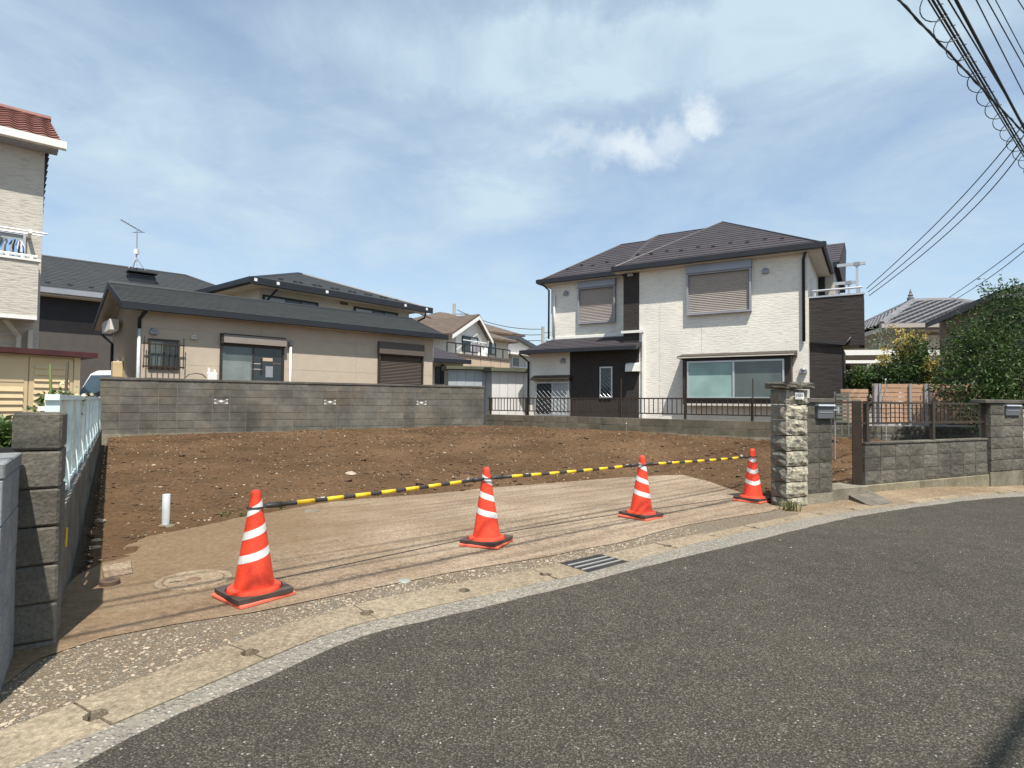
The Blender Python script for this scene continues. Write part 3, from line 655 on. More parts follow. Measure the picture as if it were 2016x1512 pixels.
# plastic standpipe
p = gnd(326, 1036); Y_ = p.y; top = at(326, 973, Y_/KY).z
t = thing('standpipe', 'grey plastic pipe stub standing in the soil edge', 'pipe', (p.x, p.y, p.z+.0)); h = top-p.z
MB().lathe([(.036, 0), (.036, h-.004), (.033, h), (.030, h), (.030, h-.25)], 20).build('pipe', M_PVC, t, smooth=True)
MB().lathe([(.001, .02), (.075, .018), (.09, .004), (.095, -.03)], 14).build('mortar_collar', M_CONCL, t)
# round manhole
p = gnd(382, 1146); e1 = gnd(456, 1143); rad = (Vector((e1.x, e1.y))-Vector((p.x, p.y))).length
t = thing('manhole', 'round concrete manhole cover flush in the driveway', 'manhole', (p.x, p.y, p.z+.012))
MB().lathe([(rad*.79, -.03), (rad*.79, .008), (rad*.84, .014), (rad*.97, .010), (rad, -.01)], 48).build('rim', M_MANH, t, smooth=False)
MB().lathe([(.001, .008), (rad*.19, .008), (rad*.20, .002), (rad*.215, .008), (rad*.75, .010), (rad*.765, .0), (rad*.765, -.03)], 48).build('lid', M_MANH, t)
MB().lathe([(.001, .0125), (rad*.17, .0125), (rad*.185, .004)], 28).build('centre_cap', mat('cap_brown', (.16, .105, .065), .85, .2, 9), t)
MB().box(-rad*.62, -rad*.28, -.007, .007, .009, .0105).build('key_slot', M_BLK, t, rz=R(35))
# valve cap and rectangular cover
p = gnd(216, 1154); t = thing('valve_cap', 'round brown valve cap poking out of the driveway', 'valve cap', (p.x, p.y, p.z+.01))
MB().lathe([(.001, .036), (.058, .036), (.062, .03), (.062, -.01)], 28).build('cap_lid', mat('cap_dark', (.095, .062, .042), .75, .2, 9), t)
MB().lathe([(.020, .0385), (.024, .039), (.028, .0385)], 16).build('lid_ring', M_WEIGHT, t)
q = [gnd(200, 1118), gnd(258, 1108), gnd(262, 1133), gnd(203, 1143)]; c0 = (q[0]+q[1]+q[2]+q[3])/4
t = thing('inspection_cover', 'rectangular mud covered inspection lid by the left wall', 'cover', (c0.x, c0.y, c0.z+.012))
mm = MB(); mm.prism([(x.x-c0.x, x.y-c0.y, -.02) for x in q], (0, 0, .022)); mm.build('frame', M_IRON, t)
mm = MB(); mm.prism([((x.x-c0.x)*.95, (x.y-c0.y)*.95, -.018) for x in q], (0, 0, .024)); mm.build('lid', M_CONC, t)
p = gnd(795, 1146); t = thing('survey_marker', 'small grey round stud in the concrete before the gutter', 'marker', (p.x, p.y, p.z+.008))
MB().lathe([(.001, .010), (.03, .009), (.048, .004), (.052, -.01)], 20).build('disc', mat('stud_grey', (.26, .27, .24), .5, .1), t, smooth=True)
# bigger loose pieces on the soil
def rock(name, px, r, m_, label, flat=.55):
    p = gnd(*px); mbk = MB(); bmx = bmesh.new(); bmesh.ops.create_icosphere(bmx, subdivisions=2, radius=1)
    for v in bmx.verts:
        k = 1+random.uniform(-.22, .22); v.co = Vector((v.co.x*r*1.35*k, v.co.y*r*k, v.co.z*r*flat*k))
    me = bpy.data.meshes.new(name); bmx.to_mesh(me); me.materials.append(m_); o = link(name, me, None, (p.x, p.y, p.z+r*flat*.5), random.random()*6); tag(o, label, 'stone', 'loose lumps on the bare earth')
rock('stone', (690, 936), .085, M_PALESTONE, 'pale rubble lump in the middle of the bare earth')
rock('stone', (728, 934), .08, M_CLOD, 'dark clod beside the pale rubble lump')
rock('stone', (768, 921), .07, M_CLOD, 'dark clod behind the bar, right of the pale rubble')
rock('stone', (796, 935), .08, M_CLOD, 'flat dark clod nearest the battered cone')
rock('stone', (612, 1008), .10, M_CONCL, 'flat white mortar crumb at the slab edge under the bar', .15)
rock('stone', (197, 1029), .05, M_PALESTONE, 'white pebble heap stone near the standpipe')
rock('stone', (193, 1068), .04, M_PALESTONE, 'white stone at the foot of the left wall')
rock('stone', (188, 1081), .045, M_PALESTONE, 'white stone next to the rectangular inspection lid', .4)
# weeds
def weed(name, label, px, n, h, sp, m_=M_GRASS, group=None):
    p = gnd(*px); m = MB()
    for _ in range(n):
        a = random.random()*6.28; r = random.random()*sp; x, y = r*math.cos(a), r*math.sin(a); hh = h*random.uniform(.5, 1.1); la = random.random()*6.28; lean = hh*random.uniform(.2, .9); w = random.uniform(.003, .006)
        d = Vector((math.cos(la), math.sin(la), 0)); s = Vector((-d.y, d.x, 0))*w; b = Vector((x, y, 0)); mid = b+d*lean*.35+Vector((0, 0, hh*.65)); e = b+d*lean+Vector((0, 0, hh))
        m.face([b-s, b+s, mid+s*.8, mid-s*.8]); m.face([mid-s*.8, mid+s*.8, e])
    o = m.build(name, m_, None, (p.x, p.y, p.z)); tag(o, label, 'weed', group or 'weed tufts'); return o
weed('weed', 'long grass tuft at the foot of the stone gatepost', (1556, 1006), 80, .17, .14)
weed('weed', 'dry tuft at the slab edge left of the nearest cone', (437, 1021), 26, .10, .09)
weed('weed', 'small green tuft at the slab edge under the first bar', (556, 1004), 22, .08, .06)
weed('weed', 'thin green tuft right of the nearest cone, on the soil edge', (478, 1017), 16, .08, .06)
# thin stake in the soil far right
p = gnd(1233, 858); t = thing('marker_stake', 'thin pale stake in the soil before the low wall', 'stake', p); MB().tube([(0, 0, -.05), (.004, .0, .32)], .010, 6).build('stick', M_CONCL, t); MB().lathe([(.001, .335), (.013, .332), (.013, .31)], 8).build('cap', M_WHT, t)
# ------------------------------------------------------------------ walls and fences
def blockmesh(name, w, d, h, m_, bev=.004, lumpy=0.0, side=None):
    bm = bmesh.new(); bmesh.ops.create_cube(bm, size=1)
    for v in bm.verts: v.co = Vector((v.co.x*w, v.co.y*d, v.co.z*h))
    if lumpy:
        fr = [f for f in bm.faces if f.normal.y < -.5 or f.normal.x < -.5] if lumpy > .01 else [f for f in bm.faces if f.normal.y < -.5]
        es = list({e for f in fr for e in f.edges}); bmesh.ops.subdivide_edges(bm, edges=es, cuts=3, use_grid_fill=True)
        for v in bm.verts:
            if v.co.y < -d/2+1e-4 and abs(v.co.x) < w/2-1e-4 and abs(v.co.z) < h/2-1e-4: v.co.y -= random.uniform(.3, 1)*lumpy; v.co.x += random.uniform(-.4, .4)*lumpy
            elif v.co.x < -w/2+1e-4 and abs(v.co.y) < d/2-1e-4 and abs(v.co.z) < h/2-1e-4 and lumpy > .01: v.co.x -= random.uniform(.2, 1)*lumpy
            elif lumpy > .02: v.co += Vector((random.uniform(-.2, .2), random.uniform(-.2, .2), random.uniform(-.1, .1)))*lumpy
    elif bev: bmesh.ops.bevel(bm, geom=list(bm.edges), offset=bev, segments=1, affect='EDGES')
    bm.normal_update(); me = bpy.data.meshes.new(name); me.materials.append(m_)
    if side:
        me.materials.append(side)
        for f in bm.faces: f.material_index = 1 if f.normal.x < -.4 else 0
    bm.to_mesh(me); bm.free(); return me
def lay(root, me, x0, z0, nx, nz, bw, bh, yc, skip=(), name='block', jit=.003, part=lambda i, j: None):
    for j in range(nz):
        for i in range(nx):
            if (i, j) in skip: continue
            mm = me[random.randrange(len(me))] if isinstance(me, list) else me
            link(name, mm, root, (x0+(i+.5)*bw, yc+random.uniform(-jit, jit), z0+(j+.5)*bh), rot=(random.uniform(-.004, .004), random.uniform(-.003, .003), random.uniform(-.006, .006)))
# --- tall block wall along the back of the lot
BW = Frame(196, 17.0, az(53.5), .33); LBW = math.hypot(8.92, 6.6*KY)
bw = BW.thing('block_wall', 'tall grey concrete block wall with diamond vent blocks behind the bare lot', 'wall')
ztop = BW.q(196, 747).z; nB = 26; pb = LBW/nB
z0b = ztop-7*.2
MB().box(.01, LBW-.01, .008, .10, -.3, ztop).build('mortar_core', M_MORTAR, bw)
blk = blockmesh('block', pb-.011, .12, .189, M_BLOCK)
vents = [int(BW.q(px, 788).x/pb) for px in (441, 657, 831)]
lay(bw, blk, 0, z0b, nB, 7, pb, .2, .058, skip=[(i, 4) for i in vents])
for i in vents:
    x0, x1, za = i*pb+.004, (i+1)*pb-.004, z0b+4*.2+.004; zb = za+.192; xm, zm = (x0+x1)/2, (za+zb)/2
    f = MB(); e = .034; f.box(x0, x1, -.002, .11, za, za+e); f.box(x0, x1, -.002, .11, zb-e, zb); f.box(x0, x0+e, -.002, .11, za+e, zb-e); f.box(x1-e, x1, -.002, .11, za+e, zb-e)
    v = f.build('vent_block', M_BLOCK, bw); X0, X1, Z0, Z1 = x0+e, x1-e, za+e, zb-e
    MB().box(X0, X1, .07, .10, Z0, Z1).build('dark_cavity', M_BLK, v)
    dm = MB(); w2, h2 = (X1-X0)*.20, (Z1-Z0)*.27; dm.prism([(xm-w2, .0, zm), (xm, .0, zm-h2), (xm+w2, .0, zm), (xm, .0, zm+h2)], (0, .06, 0)); dm.build('diamond', M_WHT, v)
    for sx_, sz_ in ((0, 0), (0, 1), (1, 0), (1, 1)):
        cx, cz = (X0, X1)[sx_], (Z0, Z1)[sz_]; dx, dz = (X1-X0)*.25*(1-2*sx_), (Z1-Z0)*.30*(1-2*sz_)
        k = MB(); k.prism([(cx, .002, cz), (cx+dx, .002, cz), (cx, .002, cz+dz)], (0, .06, 0)); k.build('corner_web', M_WHT, v)
MB().box(-.02, LBW+.03, -.022, .14, ztop+.002, ztop+.062).build('coping', M_COPE, bw, bevel=.006)
ft = MB(); 
for k in range(24):
    xa, xb = LBW*k/24, LBW*(k+1)/24-.0; h = .47+random.uniform(-.03, .03)-.33+.012*k/2; ft.box(xa, xb, -.05+random.uniform(-.01, .01), -.001, -.3, min(h, z0b+.0+.09))
ft.build('footing', M_CONCL, bw)
# --- low block wall with railing on the right side of the lot
ce = (math.cos(R(-45.6)), math.sin(R(-45.6)))
LW = Frame(953, 23.45, ce, .45); lw = LW.thing('low_wall', 'low two course block wall between the lot and the white house', 'wall'); LLW = 10.4*math.hypot(.70, .714*KY)
zt = .915-.45; MB().box(.06, LLW, .01, .11, -.4, zt-.004).build('mortar_core', M_MORTAR, lw)
lay(lw, blockmesh('block', .392, .12, .192, M_BLOCK2), .06, zt-.4, 23, 2, .4, .2, .062, jit=.004)
ftm = MB()
for k in range(20): ftm.box(.06+LLW*k/20, .06+LLW*(k+1)/20-.004, -.04+random.uniform(-.012, .012), -.002, -.4, zt-.4+.03+random.uniform(-.02, .02))
ftm.build('footing', M_CONCL, lw)
rl = LW.thing('iron_railing', 'dark brown iron railing on the low wall before the white house', 'railing')
zr = 1.46-.45; zl = 1.03-.45
for x0, x1 in ((.12, 1.5), (1.55, LLW)):
    MB().box(x0, x1, .04, .075, zr-.035, zr).build('top_rail', M_BRN, rl); MB().box(x0, x1, .045, .07, zl, zl+.03).build('bottom_rail', M_BRN, rl)
for px in (966, 1036, 1128, 1221, 1349, 1481):
    x = LW.q(px, 800, .06).x; MB().box(x-.025, x+.025, .035, .085, zt-.0, zr+.004).build('post', M_BRN, rl)
n = int((LLW-.2)/.13); bar = MB().box(-.009, .009, -.009, .009, 0, zr-.035-zl-.03).mesh('baluster', M_BRN)
for k in range(n): link('baluster', bar, rl, (.18+k*.13, .0575, zl+.03))
for px, py in ((1221, 745), (1481, 745)):
    x = LW.q(px, 780, -.03).x; MB().tube([(x, .02, zt), (x, .02, LW.q(px, py, .02).z)], .014, 8).build('stay_pole', M_BRN2, rl)
a = LW.q(1351, 768, .09); MB().tube([(a.x, .10, zl), (a.x, .10, a.z), (a.x-.25, .5, zr)], .013, 8).build('stay_pole', M_BRN2, rl)
# --- left side wall with pale trellis fence
e_l = Vector((-.486, .874)).normalized(); LF = Frame(119, 3.78, (e_l.x, e_l.y), 0.0); LF.o = Vector((-2.40, 3.80*KY, 0)); LL = math.hypot(7.1, 12.76*KY)
# local x runs away along the wall; the lot is at local -y
sw = LF.thing('side_wall', 'dark low block wall with pale fence on the left edge of the lot', 'wall')
for j in range(4):
    pass
zw = .62
lay(sw, blockmesh('block', .392, .12, .192, M_BLOCKD), .42, zw-.6, 29, 3, .4, .2, .075, jit=.004)
MB().box(.42, LL, .02, .13, -.2, zw-.003).build('mortar_core', M_MORTAR, sw)
fe = LF.thing('trellis_fence', 'pale aqua painted trellis fence on the left side wall', 'fence')
ztf = 1.32; posts = [.50+1.15*k for k in range(11)]
for x in posts: MB().box(x-.034, x+.034, .04, .11, zw, ztf-.02).build('post', M_AQUA, fe)
MB().box(.45, posts[-1]+.1, .04, .11, ztf-.02, ztf+.015).build('top_rail', M_AQUA, fe); MB().box(.45, posts[-1]+.1, .05, .10, zw+.03, zw+.06).build('bottom_rail', M_AQUA, fe)
for a, b in zip(posts[:-1], posts[1:]):
    g = MB(); L = b-a-.06; H_ = ztf-.02-zw-.06; s = .24
    for sg in (1, -1):
        c = -H_+(.0 if sg > 0 else s*.5)
        while c < L:
            x0, x1 = max(c, 0), min(c+H_, L)
            if x1 > x0:
                z_0, z_1 = (x0-c, x1-c) if sg > 0 else (H_-(x0-c), H_-(x1-c))
                g.tube([(a+.03+x0, .075+.006*sg, zw+.06+z_0), (a+.03+x1, .075+.006*sg, zw+.06+z_1)], .008, 4, caps=False)
            c += s
    g.build('lattice_panel', M_AQUA, fe)
yl = MB(); yl.tube([(.405, -.012, .44), (.41, -.014, .55)], .006, 8); yy = yl.build('marker_tube', M_YEL, None); yy.parent = sw
# block pillar at its street end
pl = LF.thing('block_pillar', 'weathered block pillar at the left entrance of the lot', 'pillar')
pm = [blockmesh('block', .40, .205, .196, M_BLOCKD, .012) for _ in range(3)]
ztp = 1.235
for k in range(7):
    link('block', pm[k % 3], pl, (.2, .10, ztp-.1-.2*k), rot=(random.uniform(-.01, .01), random.uniform(-.008, .008), random.uniform(-.01, .01)))
# neighbour's smooth block wall along the street, left
e_n = Vector((-.5, .866)); NW = Frame(43, 3.66, (-e_n.x, -e_n.y), 0.0)
nw = NW.thing('smooth_block_wall', 'blue grey smooth block wall at the left edge of the street', 'wall')   # local x comes towards the street
zn = NW.q(43, 888, 0).z
MB().box(.004, .63, -.11, -.012, -.2, zn-.07).build('mortar_core', M_MORTAR, nw)
lay(nw, blockmesh('block', .314, .12, .194, M_BLOCKB, .003), 0, zn-.07-1.0, 2, 5, .32, .2, -.06, jit=.001)
for k in range(1): MB().box(.6*k+.003, .64, -.13, .008, zn-.068, zn).build('cap_block', M_BLOCKB, nw, bevel=.006)
# --- stone gatepost
GP = Frame(1548, 9.12, az(59), -.02); gp_ = GP.thing('stone_gatepost', 'rough cream tuff gatepost with a white number plate', 'gatepost')
sm = [blockmesh('stone', .40, .24, .186, M_STONE, 0, .034, M_STONE_SHADE) for _ in range(4)]
smS = [blockmesh('stone', .40, .24, .196, M_ROUGH, 0, .025) for _ in range(2)]
ztg = GP.q(1570, 766).z
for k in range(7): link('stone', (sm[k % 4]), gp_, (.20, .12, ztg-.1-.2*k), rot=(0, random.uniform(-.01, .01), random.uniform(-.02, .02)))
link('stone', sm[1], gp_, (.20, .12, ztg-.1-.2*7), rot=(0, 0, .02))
cpm = [blockmesh('cap_stone', .26, .34, .085, M_ROUGH, 0, .022) for _ in range(2)]
for k in range(2): link('cap_stone', cpm[k], gp_, (.07+.262*k, .11, ztg+.046))
x0, x1, za, zb = GP.rect(1563, 1580, 773, 786, -.03)
pt = MB().box(x0, x1, -.052, -.046, za, zb).build('number_plate', M_WHT, gp_)
ink = mat('ink_grey', (.03, .05, .05), .6, 0)
g = MB(); wv = (x1-x0); hv = zb-za
def stroke(u0, v0, u1, v1):
    g.box(x0+wv*u0, x0+wv*u1, -.0535, -.0522, za+hv*v0, za+hv*v1)
for k, c in enumerate((.16, .39, .60, .80)):
    if k == 0:
        for v in (.34, .52, .68): stroke(c-.05, v, c+.07, v+.05)
        stroke(c+.035, .56, c+.07, .73); stroke(c-.05, .36, c-.01, .56)
    elif k < 3:
        stroke(c-.06, .36, c-.02, .74); stroke(c+.04, .36, c+.08, .70); stroke(c-.06, .34, c+.08, .40)
        stroke(c-.0, .5, c+.02, .74)
    else:
        stroke(c+.02, .42, c+.06, .74); stroke(c-.06, .44, c+.03, .49); stroke(c-.03, .5, c-.005, .66)
stroke(.2, .12, .76, .155); g.build('plate_lettering', ink, pt)
# mailbox wall
mwz = GP.q(1615, 793).z
mw = GP.thing('mailbox_wall', 'split face block wall with mailbox beside the stone gatepost', 'wall')
rb = [blockmesh('block', .258, .13, .190, M_ROUGH, 0, .009) for _ in range(4)]
MB().box(.412, .93, .045, .15, -.2, mwz).build('mortar_core', M_MORTAR, mw)
lay(mw, rb, .41, mwz-6*.2, 2, 6, .265, .2, .10, skip=[(1, 5)], jit=.002)
MB().box(.40, .96, .0, .2, mwz+.004, mwz+.06).build('cap_stone', M_COPE, mw, bevel=.008)
MB().box(.41, .94, .03, .16, -.2, mwz-1.2-.004).build('plinth', M_CONCL, mw)
def mailbox(fr, x0, x1, z0, z1, y, lab):
    o = fr.wor((x0, y, z0)); t = thing('mailbox', lab, 'mailbox', o, fr.rz, None); w, h = x1-x0, z1-z0
    MB().box(0, w, -.05, .12, 0, h*.86).build('box', M_MBOX, t, bevel=.004)
    mm = MB(); mm.prism([(-.01, -.075, h*.86+.003), (-.01, -.06, h), (-.01, .06, h), (-.01, .06, h*.86+.003)], (w+.02, 0, 0)); mm.build('lid', M_ALU, t)
    MB().box(w*.1, w*.9, -.056, -.0505, h*.42, h*.46).build('door_lip', M_ALU, t); return t
x0, x1, za, zb = GP.rect(1606, 1637, 796, 824, .02); mailbox(GP, x0, x1, za, zb, .035, 'dark grey mailbox with pale lid beside the stone gatepost')
x0, x1, za, zb = GP.rect(1640, 1651, 801, 813, .06)
k = MB(); k.box(.93, x1, .06, .075, (za+zb)/2-.008, (za+zb)/2+.008); k.box(x1-.02, x1, .05, .085, za, zb); k.build('gate_latch', M_ALU, mw)
k = MB(); k.tube([GP.q(1643.5, 829, .08), GP.q(1644, 905, .08)], .009, 6); k.build('hinge_rod', M_GREYM, mw)
# brown gate post
p = gnd(1690, 952); Y_ = 10.35; b = at(1688, 955, Y_); tpz = at(1688, 788, Y_).z
t = thing('gate_post', 'square dark brown timber post at the garden gate opening', 'post', (b.x, b.y, gz(b.x, b.y)-.02), -.5)
h = tpz-t.location.z; MB().box(-.062, .062, -.062, .062, 0, h-.01).build('shaft', mat('brown_post', (.035, .023, .014), .75, .25, 6, .3, 30), t, bevel=.004)
MB().box(-.055, .055, -.055, .055, h-.008, h+.012).build('post_top', M_CONCL, t)
# threshold and ramp
q = [at(1645, 965, 9.75), at(1710, 955, 10.45)]
ST_F = GP; 
t = GP.thing('gate_step', 'concrete threshold step between the gatepost and the street wall', 'step')
z_s = GP.q(1680, 953, .3).z
MB().box(.90, 1.83, .10, .5, -.3, z_s).build('tread', M_CONCL, t, bevel=.01)
ra = [gnd(1665, 982), gnd(1713, 998), gnd(1757, 991), gnd(1711, 976)]; c0 = sum(ra, Vector())/4
t = thing('kerb_ramp', 'dark sloped rubber kerb ramp on the verge at the gate', 'ramp', c0); mm = MB()
hs = (.075, .015, .015, .085); lo = [x-c0+Vector((0, 0, -.02)) for x in ra]; hi = [x-c0+Vector((0, 0, h_)) for x, h_ in zip(ra, hs)]
for f in ([hi[0], hi[1], hi[2], hi[3]], [lo[0], lo[1], hi[1], hi[0]], [lo[1], lo[2], hi[2], hi[1]], [lo[2], lo[3], hi[3], hi[2]], [lo[3], lo[0], hi[0], hi[3]]): mm.face(f)
mm.build('wedge', mat('ramp_grey', (.13, .115, .09), .9, .3, 9, .4, 60), t)
# --- street wall with iron fence
SW = Frame(1704, 10.7, az(59), -.12); stw = SW.thing('street_wall', 'low split face block wall along the street on the right', 'wall')
zst = .737+.12; LS = 3.43
rbl = [blockmesh('block', .373, .14, .190, M_ROUGH, 0, .010) for _ in range(5)]
MB().box(.01, LS, .03, .14, -.2, zst).build('mortar_core', M_MORTAR, stw)
lay(stw, rbl, 0, zst-.02-.6, 9, 3, LS/9, .2, .09, jit=.002)
for k in range(3): MB().box(1.2*k+.004, min(1.2*k+1.196, LS), .004, .16, zst-.018, zst+.012).build('coping', M_ROUGH, stw, bevel=.004)
fl = MB()
for k in range(5): MB().box(.69*k+.004, .69*k+.686, .0, .15, -.3, zst-.62-.006).build('foundation_block', blockmat('foundation_tan_%d' % k, (.27, .235, .16), .4, bs=22, bstr=1.0) if k == 0 else bpy.data.materials['foundation_tan_0'], stw, bevel=.01)
gf = SW.thing('grid_fence', 'dark bronze grid fence standing on the street wall', 'fence'); z1 = 1.365+.12; z2 = 1.05+.12
for px in (1705, 1835, 1938):
    x = SW.q(px, 830, .08).x; MB().box(x-.03, x+.03, .05, .11, zst+.012, z1+.01).build('post', M_BRN2, gf)
xa, xb = -.75, SW.q(1938, 830, .08).x
MB().box(xa, xb, .062, .098, z1-.03, z1+.0).build('top_rail', M_BRN2, gf); MB().box(0, xb, .062, .098, z2-.03, z2).build('bottom_rail', M_BRN2, gf)
vb = MB().box(-.0055, .0055, -.0055, .0055, 0, z1-.03-z2).mesh('grid_bar', M_BRN2)
for k in range(int(xb/.115)): link('grid_bar', vb, gf, (.06+k*.115, .08, z2))
for k in range(1, 4): zz = z2+(z1-.03-z2)*k/4; MB().box(.0, xb, .088, .098, zz-.006, zz+.006).build('cross_bar', M_BRN2, gf)
# second mailbox pillar
mp2 = SW.thing('block_gatepost', 'split face block gatepost with mailbox at the right edge', 'gatepost'); ztm = 1.36+.12
lay(mp2, rbl, LS+.04, ztm-6*.2, 3, 6, .375, .2, .05, skip=[], jit=.002)
MB().box(LS+.045, LS+1.12, .02, .16, -.3, ztm).build('mortar_core', M_MORTAR, mp2)
MB().box(LS-.16, LS+1.2, -.05, .2, ztm+.004, ztm+.07).build('cap_stone', M_COPE, mp2, bevel=.01)
MB().box(LS+.03, LS+1.14, -.01, .15, -.3, ztm-1.2-.004).build('plinth', M_CONCL, mp2)
x0, x1, za, zb = SW.rect(1978, 2006, 797, 818, -.03); mailbox(SW, x0, x1, za, zb, -.005, 'grey mailbox set in the block gatepost at the right edge')
ep = SW.thing('tuff_end_pillar', 'cream tuff stone pillar cut by the right edge of the picture', 'pillar')
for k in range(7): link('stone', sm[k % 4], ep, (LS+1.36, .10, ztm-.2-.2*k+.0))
# --- low wall and board fence of the far garden
BK = Frame(1640, 17.6, (.985, -.17), .45); bk = BK.thing('garden_wall', 'dark two course split block wall under the board fence', 'wall')
zk = BK.q(1700, 838).z
MB().box(-.6, 6.6, .03, .13, -.4, zk-.004).build('mortar_core', M_MORTAR, bk)
lay(bk, [blockmesh('block', .392, .13, .19, M_ROUGH, 0, .010) for _ in range(4)], -.6, zk-.4, 18, 2, .4, .2, .09, jit=.002)
bf = BK.thing('board_fence', 'terracotta board fence with silver posts across the right background', 'fence')
def boards(x0, x1, ztop_, zbot, y, pitch, gap):
    z = ztop_
    while z-pitch > zbot-.02:
        L = x1-x0; n = max(1, round(L/1.9))
        for k in range(n): MB().box(x0+L*k/n+.002, x0+L*(k+1)/n-.002, y, y+.022, z-pitch+gap, z).build('board', M_WOOD, bf)
        z -= pitch
xL = BK.q(1718, 760, .15).x; zF = BK.q(1800, 756, .15).z; boards(xL, 6.4, zF, zk+.02, .16, .108, .014)
xl0 = BK.q(1656, 780, .3).x; zF2 = BK.q(1690, 766, .3).z; boards(xl0, xL-.03, zF2, zk+.02, .32, .108, .018)
for px, w in ((1724, .038), (1732, .022), (1792, .026), (1823, .034), (1832, .022)):
    x = BK.q(px, 790, .13).x; MB().box(x-w, x+w, .10, .155, zk, zF+.006).build('post', M_ALU, bf)
MB().box(xL, 6.4, .10, .155, zk+.002, zk+.028).build('base_rail', M_ALU, bf)
t = BK.thing('rod_stake', 'tall thin silver rod before the board fence', 'rod'); x = BK.q(1744, 790, -.1).x
MB().tube([(x, -.1, .0), (x, -.1, BK.q(1745, 748, -.1).z)], .010, 6).build('rod', M_ALU, t); MB().lathe([(.001, .03), (.02, .02), (.02, -.01), (.001, -.02)], 8, (x, -.1, BK.q(1745, 748, -.1).z)).build('knob', M_WHT, t)
# grey slat screen near the carport
SG = Frame(1643, 16.2, (.97, -.24), .45); sg = SG.thing('slat_screen', 'grey green slatted screen left of the board fence', 'screen')
x0, x1, za, zb = SG.rect(1643, 1673, 771, 832); dk = mat('screen_grey', (.115, .12, .095), .7, .15)
z = za
while z < zb-.04: MB().box(x0+.03, x1-.03, 0, .02, z, z+.062).build('slat', dk, sg); z += .085
for x in (x0, (x0+x1)/2-.02, x1-.04): MB().box(x, x+.035, .022, .05, za-.3, zb).build('upright', dk, sg)
# ------------------------------------------------------------------ houses
def V3(*a): return Vector(a)
def courses(mb, e0, e1, r1, r0, n, lift=.014, m=0):
    e0, e1, r0, r1 = map(Vector, (e0, e1, r0, r1)); nrm = (e1-e0).cross(r0-e0) if (r0-e0).length > 1e-3 else (e1-e0).cross(r1-e0)
    nrm.normalize(); nrm = nrm if nrm.z > 0 else -nrm
    for i in range(n):
        t0, t1 = i/n, (i+1)/n; a, b = lerp(e0, r0, t0)+nrm*lift, lerp(e1, r1, t0)+nrm*lift; c, d = lerp(e1, r1, t1), lerp(e0, r0, t1)
        mb.face([a, b, c, d], m); mb.face([a-nrm*lift*1.05, b-nrm*lift*1.05, b, a], m)
def roof(root, quads, n, m_, name='roof', thick=.10, lift=.014, under=None):
    mb = MB()
    for q in quads: courses(mb, *q, n, lift)
    for e0, e1, r1, r0 in quads:
        pts = [Vector(p) for p in (e0, e1, r1, r0)]; pts = [p for i, p in enumerate(pts) if i == 0 or (p-pts[i-1]).length > 1e-3]
        mb.prism([p-Vector((0, 0, thick)) for p in pts], (0, 0, thick-.004))
    return mb.build(name, m_, root)
def ridge_caps(root, lines, m_, r=.06, name='ridge_cap'):
    for a, b in lines:
        mb = MB(); a, b = Vector(a), Vector(b); mb.tube([a, b], r, 6); mb.build(name, m_, root)
def hipquads(x0, x1, y0, y1, ze, s, left=True, right=True):
    """four slopes of a hip roof over x0..x1, y0..y1; gable ends where left/right is False"""
    h = (y1-y0)/2; zr = ze+h*s; xl = x0+h if left else x0; xr = x1-h if right else x1; ym = (y0+y1)/2
    A, B = V3(xl, ym, zr), V3(xr, ym, zr); q = [(V3(x0, y0, ze), V3(x1, y0, ze), B, A), (V3(x1, y1, ze), V3(x0, y1, ze), A, B)]
    if left: q.append((V3(x0, y1, ze), V3(x0, y0, ze), A, A))
    if right: q.append((V3(x1, y0, ze), V3(x1, y1, ze), B, B))
    return q, A, B
def gutter(root, a, b, m_=None, w=.11, h=.12, name='gutter'):
    a, b = Vector(a), Vector(b); d = (b-a).normalized(); s = Vector((-d.y, d.x, 0))
    mb = MB(); mb.prism([a-s*w/2+V3(0, 0, -h), a-s*w/2, a+s*w/2, a+s*w/2+V3(0, 0, -h*.8), a+V3(0, 0, -h*1.1)], b-a); return mb.build(name, m_ or M_GUT, root)
def frame4(mb, x0, x1, z0, z1, y0, y1, e, m=0, eb=None):
    eb = e if eb is None else eb
    mb.box(x0, x1, y0, y1, z0, z0+eb, m); mb.box(x0, x1, y0, y1, z1-e, z1, m); mb.box(x0, x0+e, y0, y1, z0+eb, z1-e, m); mb.box(x1-e, x1, y0, y1, z0+eb, z1-e, m)
def window(root, R_, y, mf, panes, e=.045, depth=.07, name='window', out=.03, mull=.04):
    """frame with glass panes: panes = list of (fraction0, fraction1, material)"""
    x0, x1, z0, z1 = R_; f = MB(); frame4(f, x0, x1, z0, z1, y-out, y+depth, e)
    for a, b, _ in panes[1:]: xm = x0+(x1-x0)*a; f.box(xm-mull/2, xm+mull/2, y-out+.006, y+depth-.01, z0+e, z1-e)
    w = f.build(name, mf, root)
    for k, (a, b, mg) in enumerate(panes):
        xa, xb = x0+(x1-x0)*a, x0+(x1-x0)*b; MB().box(xa+(e if k == 0 else mull/2), xb-(e if k == len(panes)-1 else mull/2), y-out*.55+.006*(k % 2), y-out*.55+.005+.006*(k % 2), z0+e, z1-e).build('pane', mg, w)
    return w
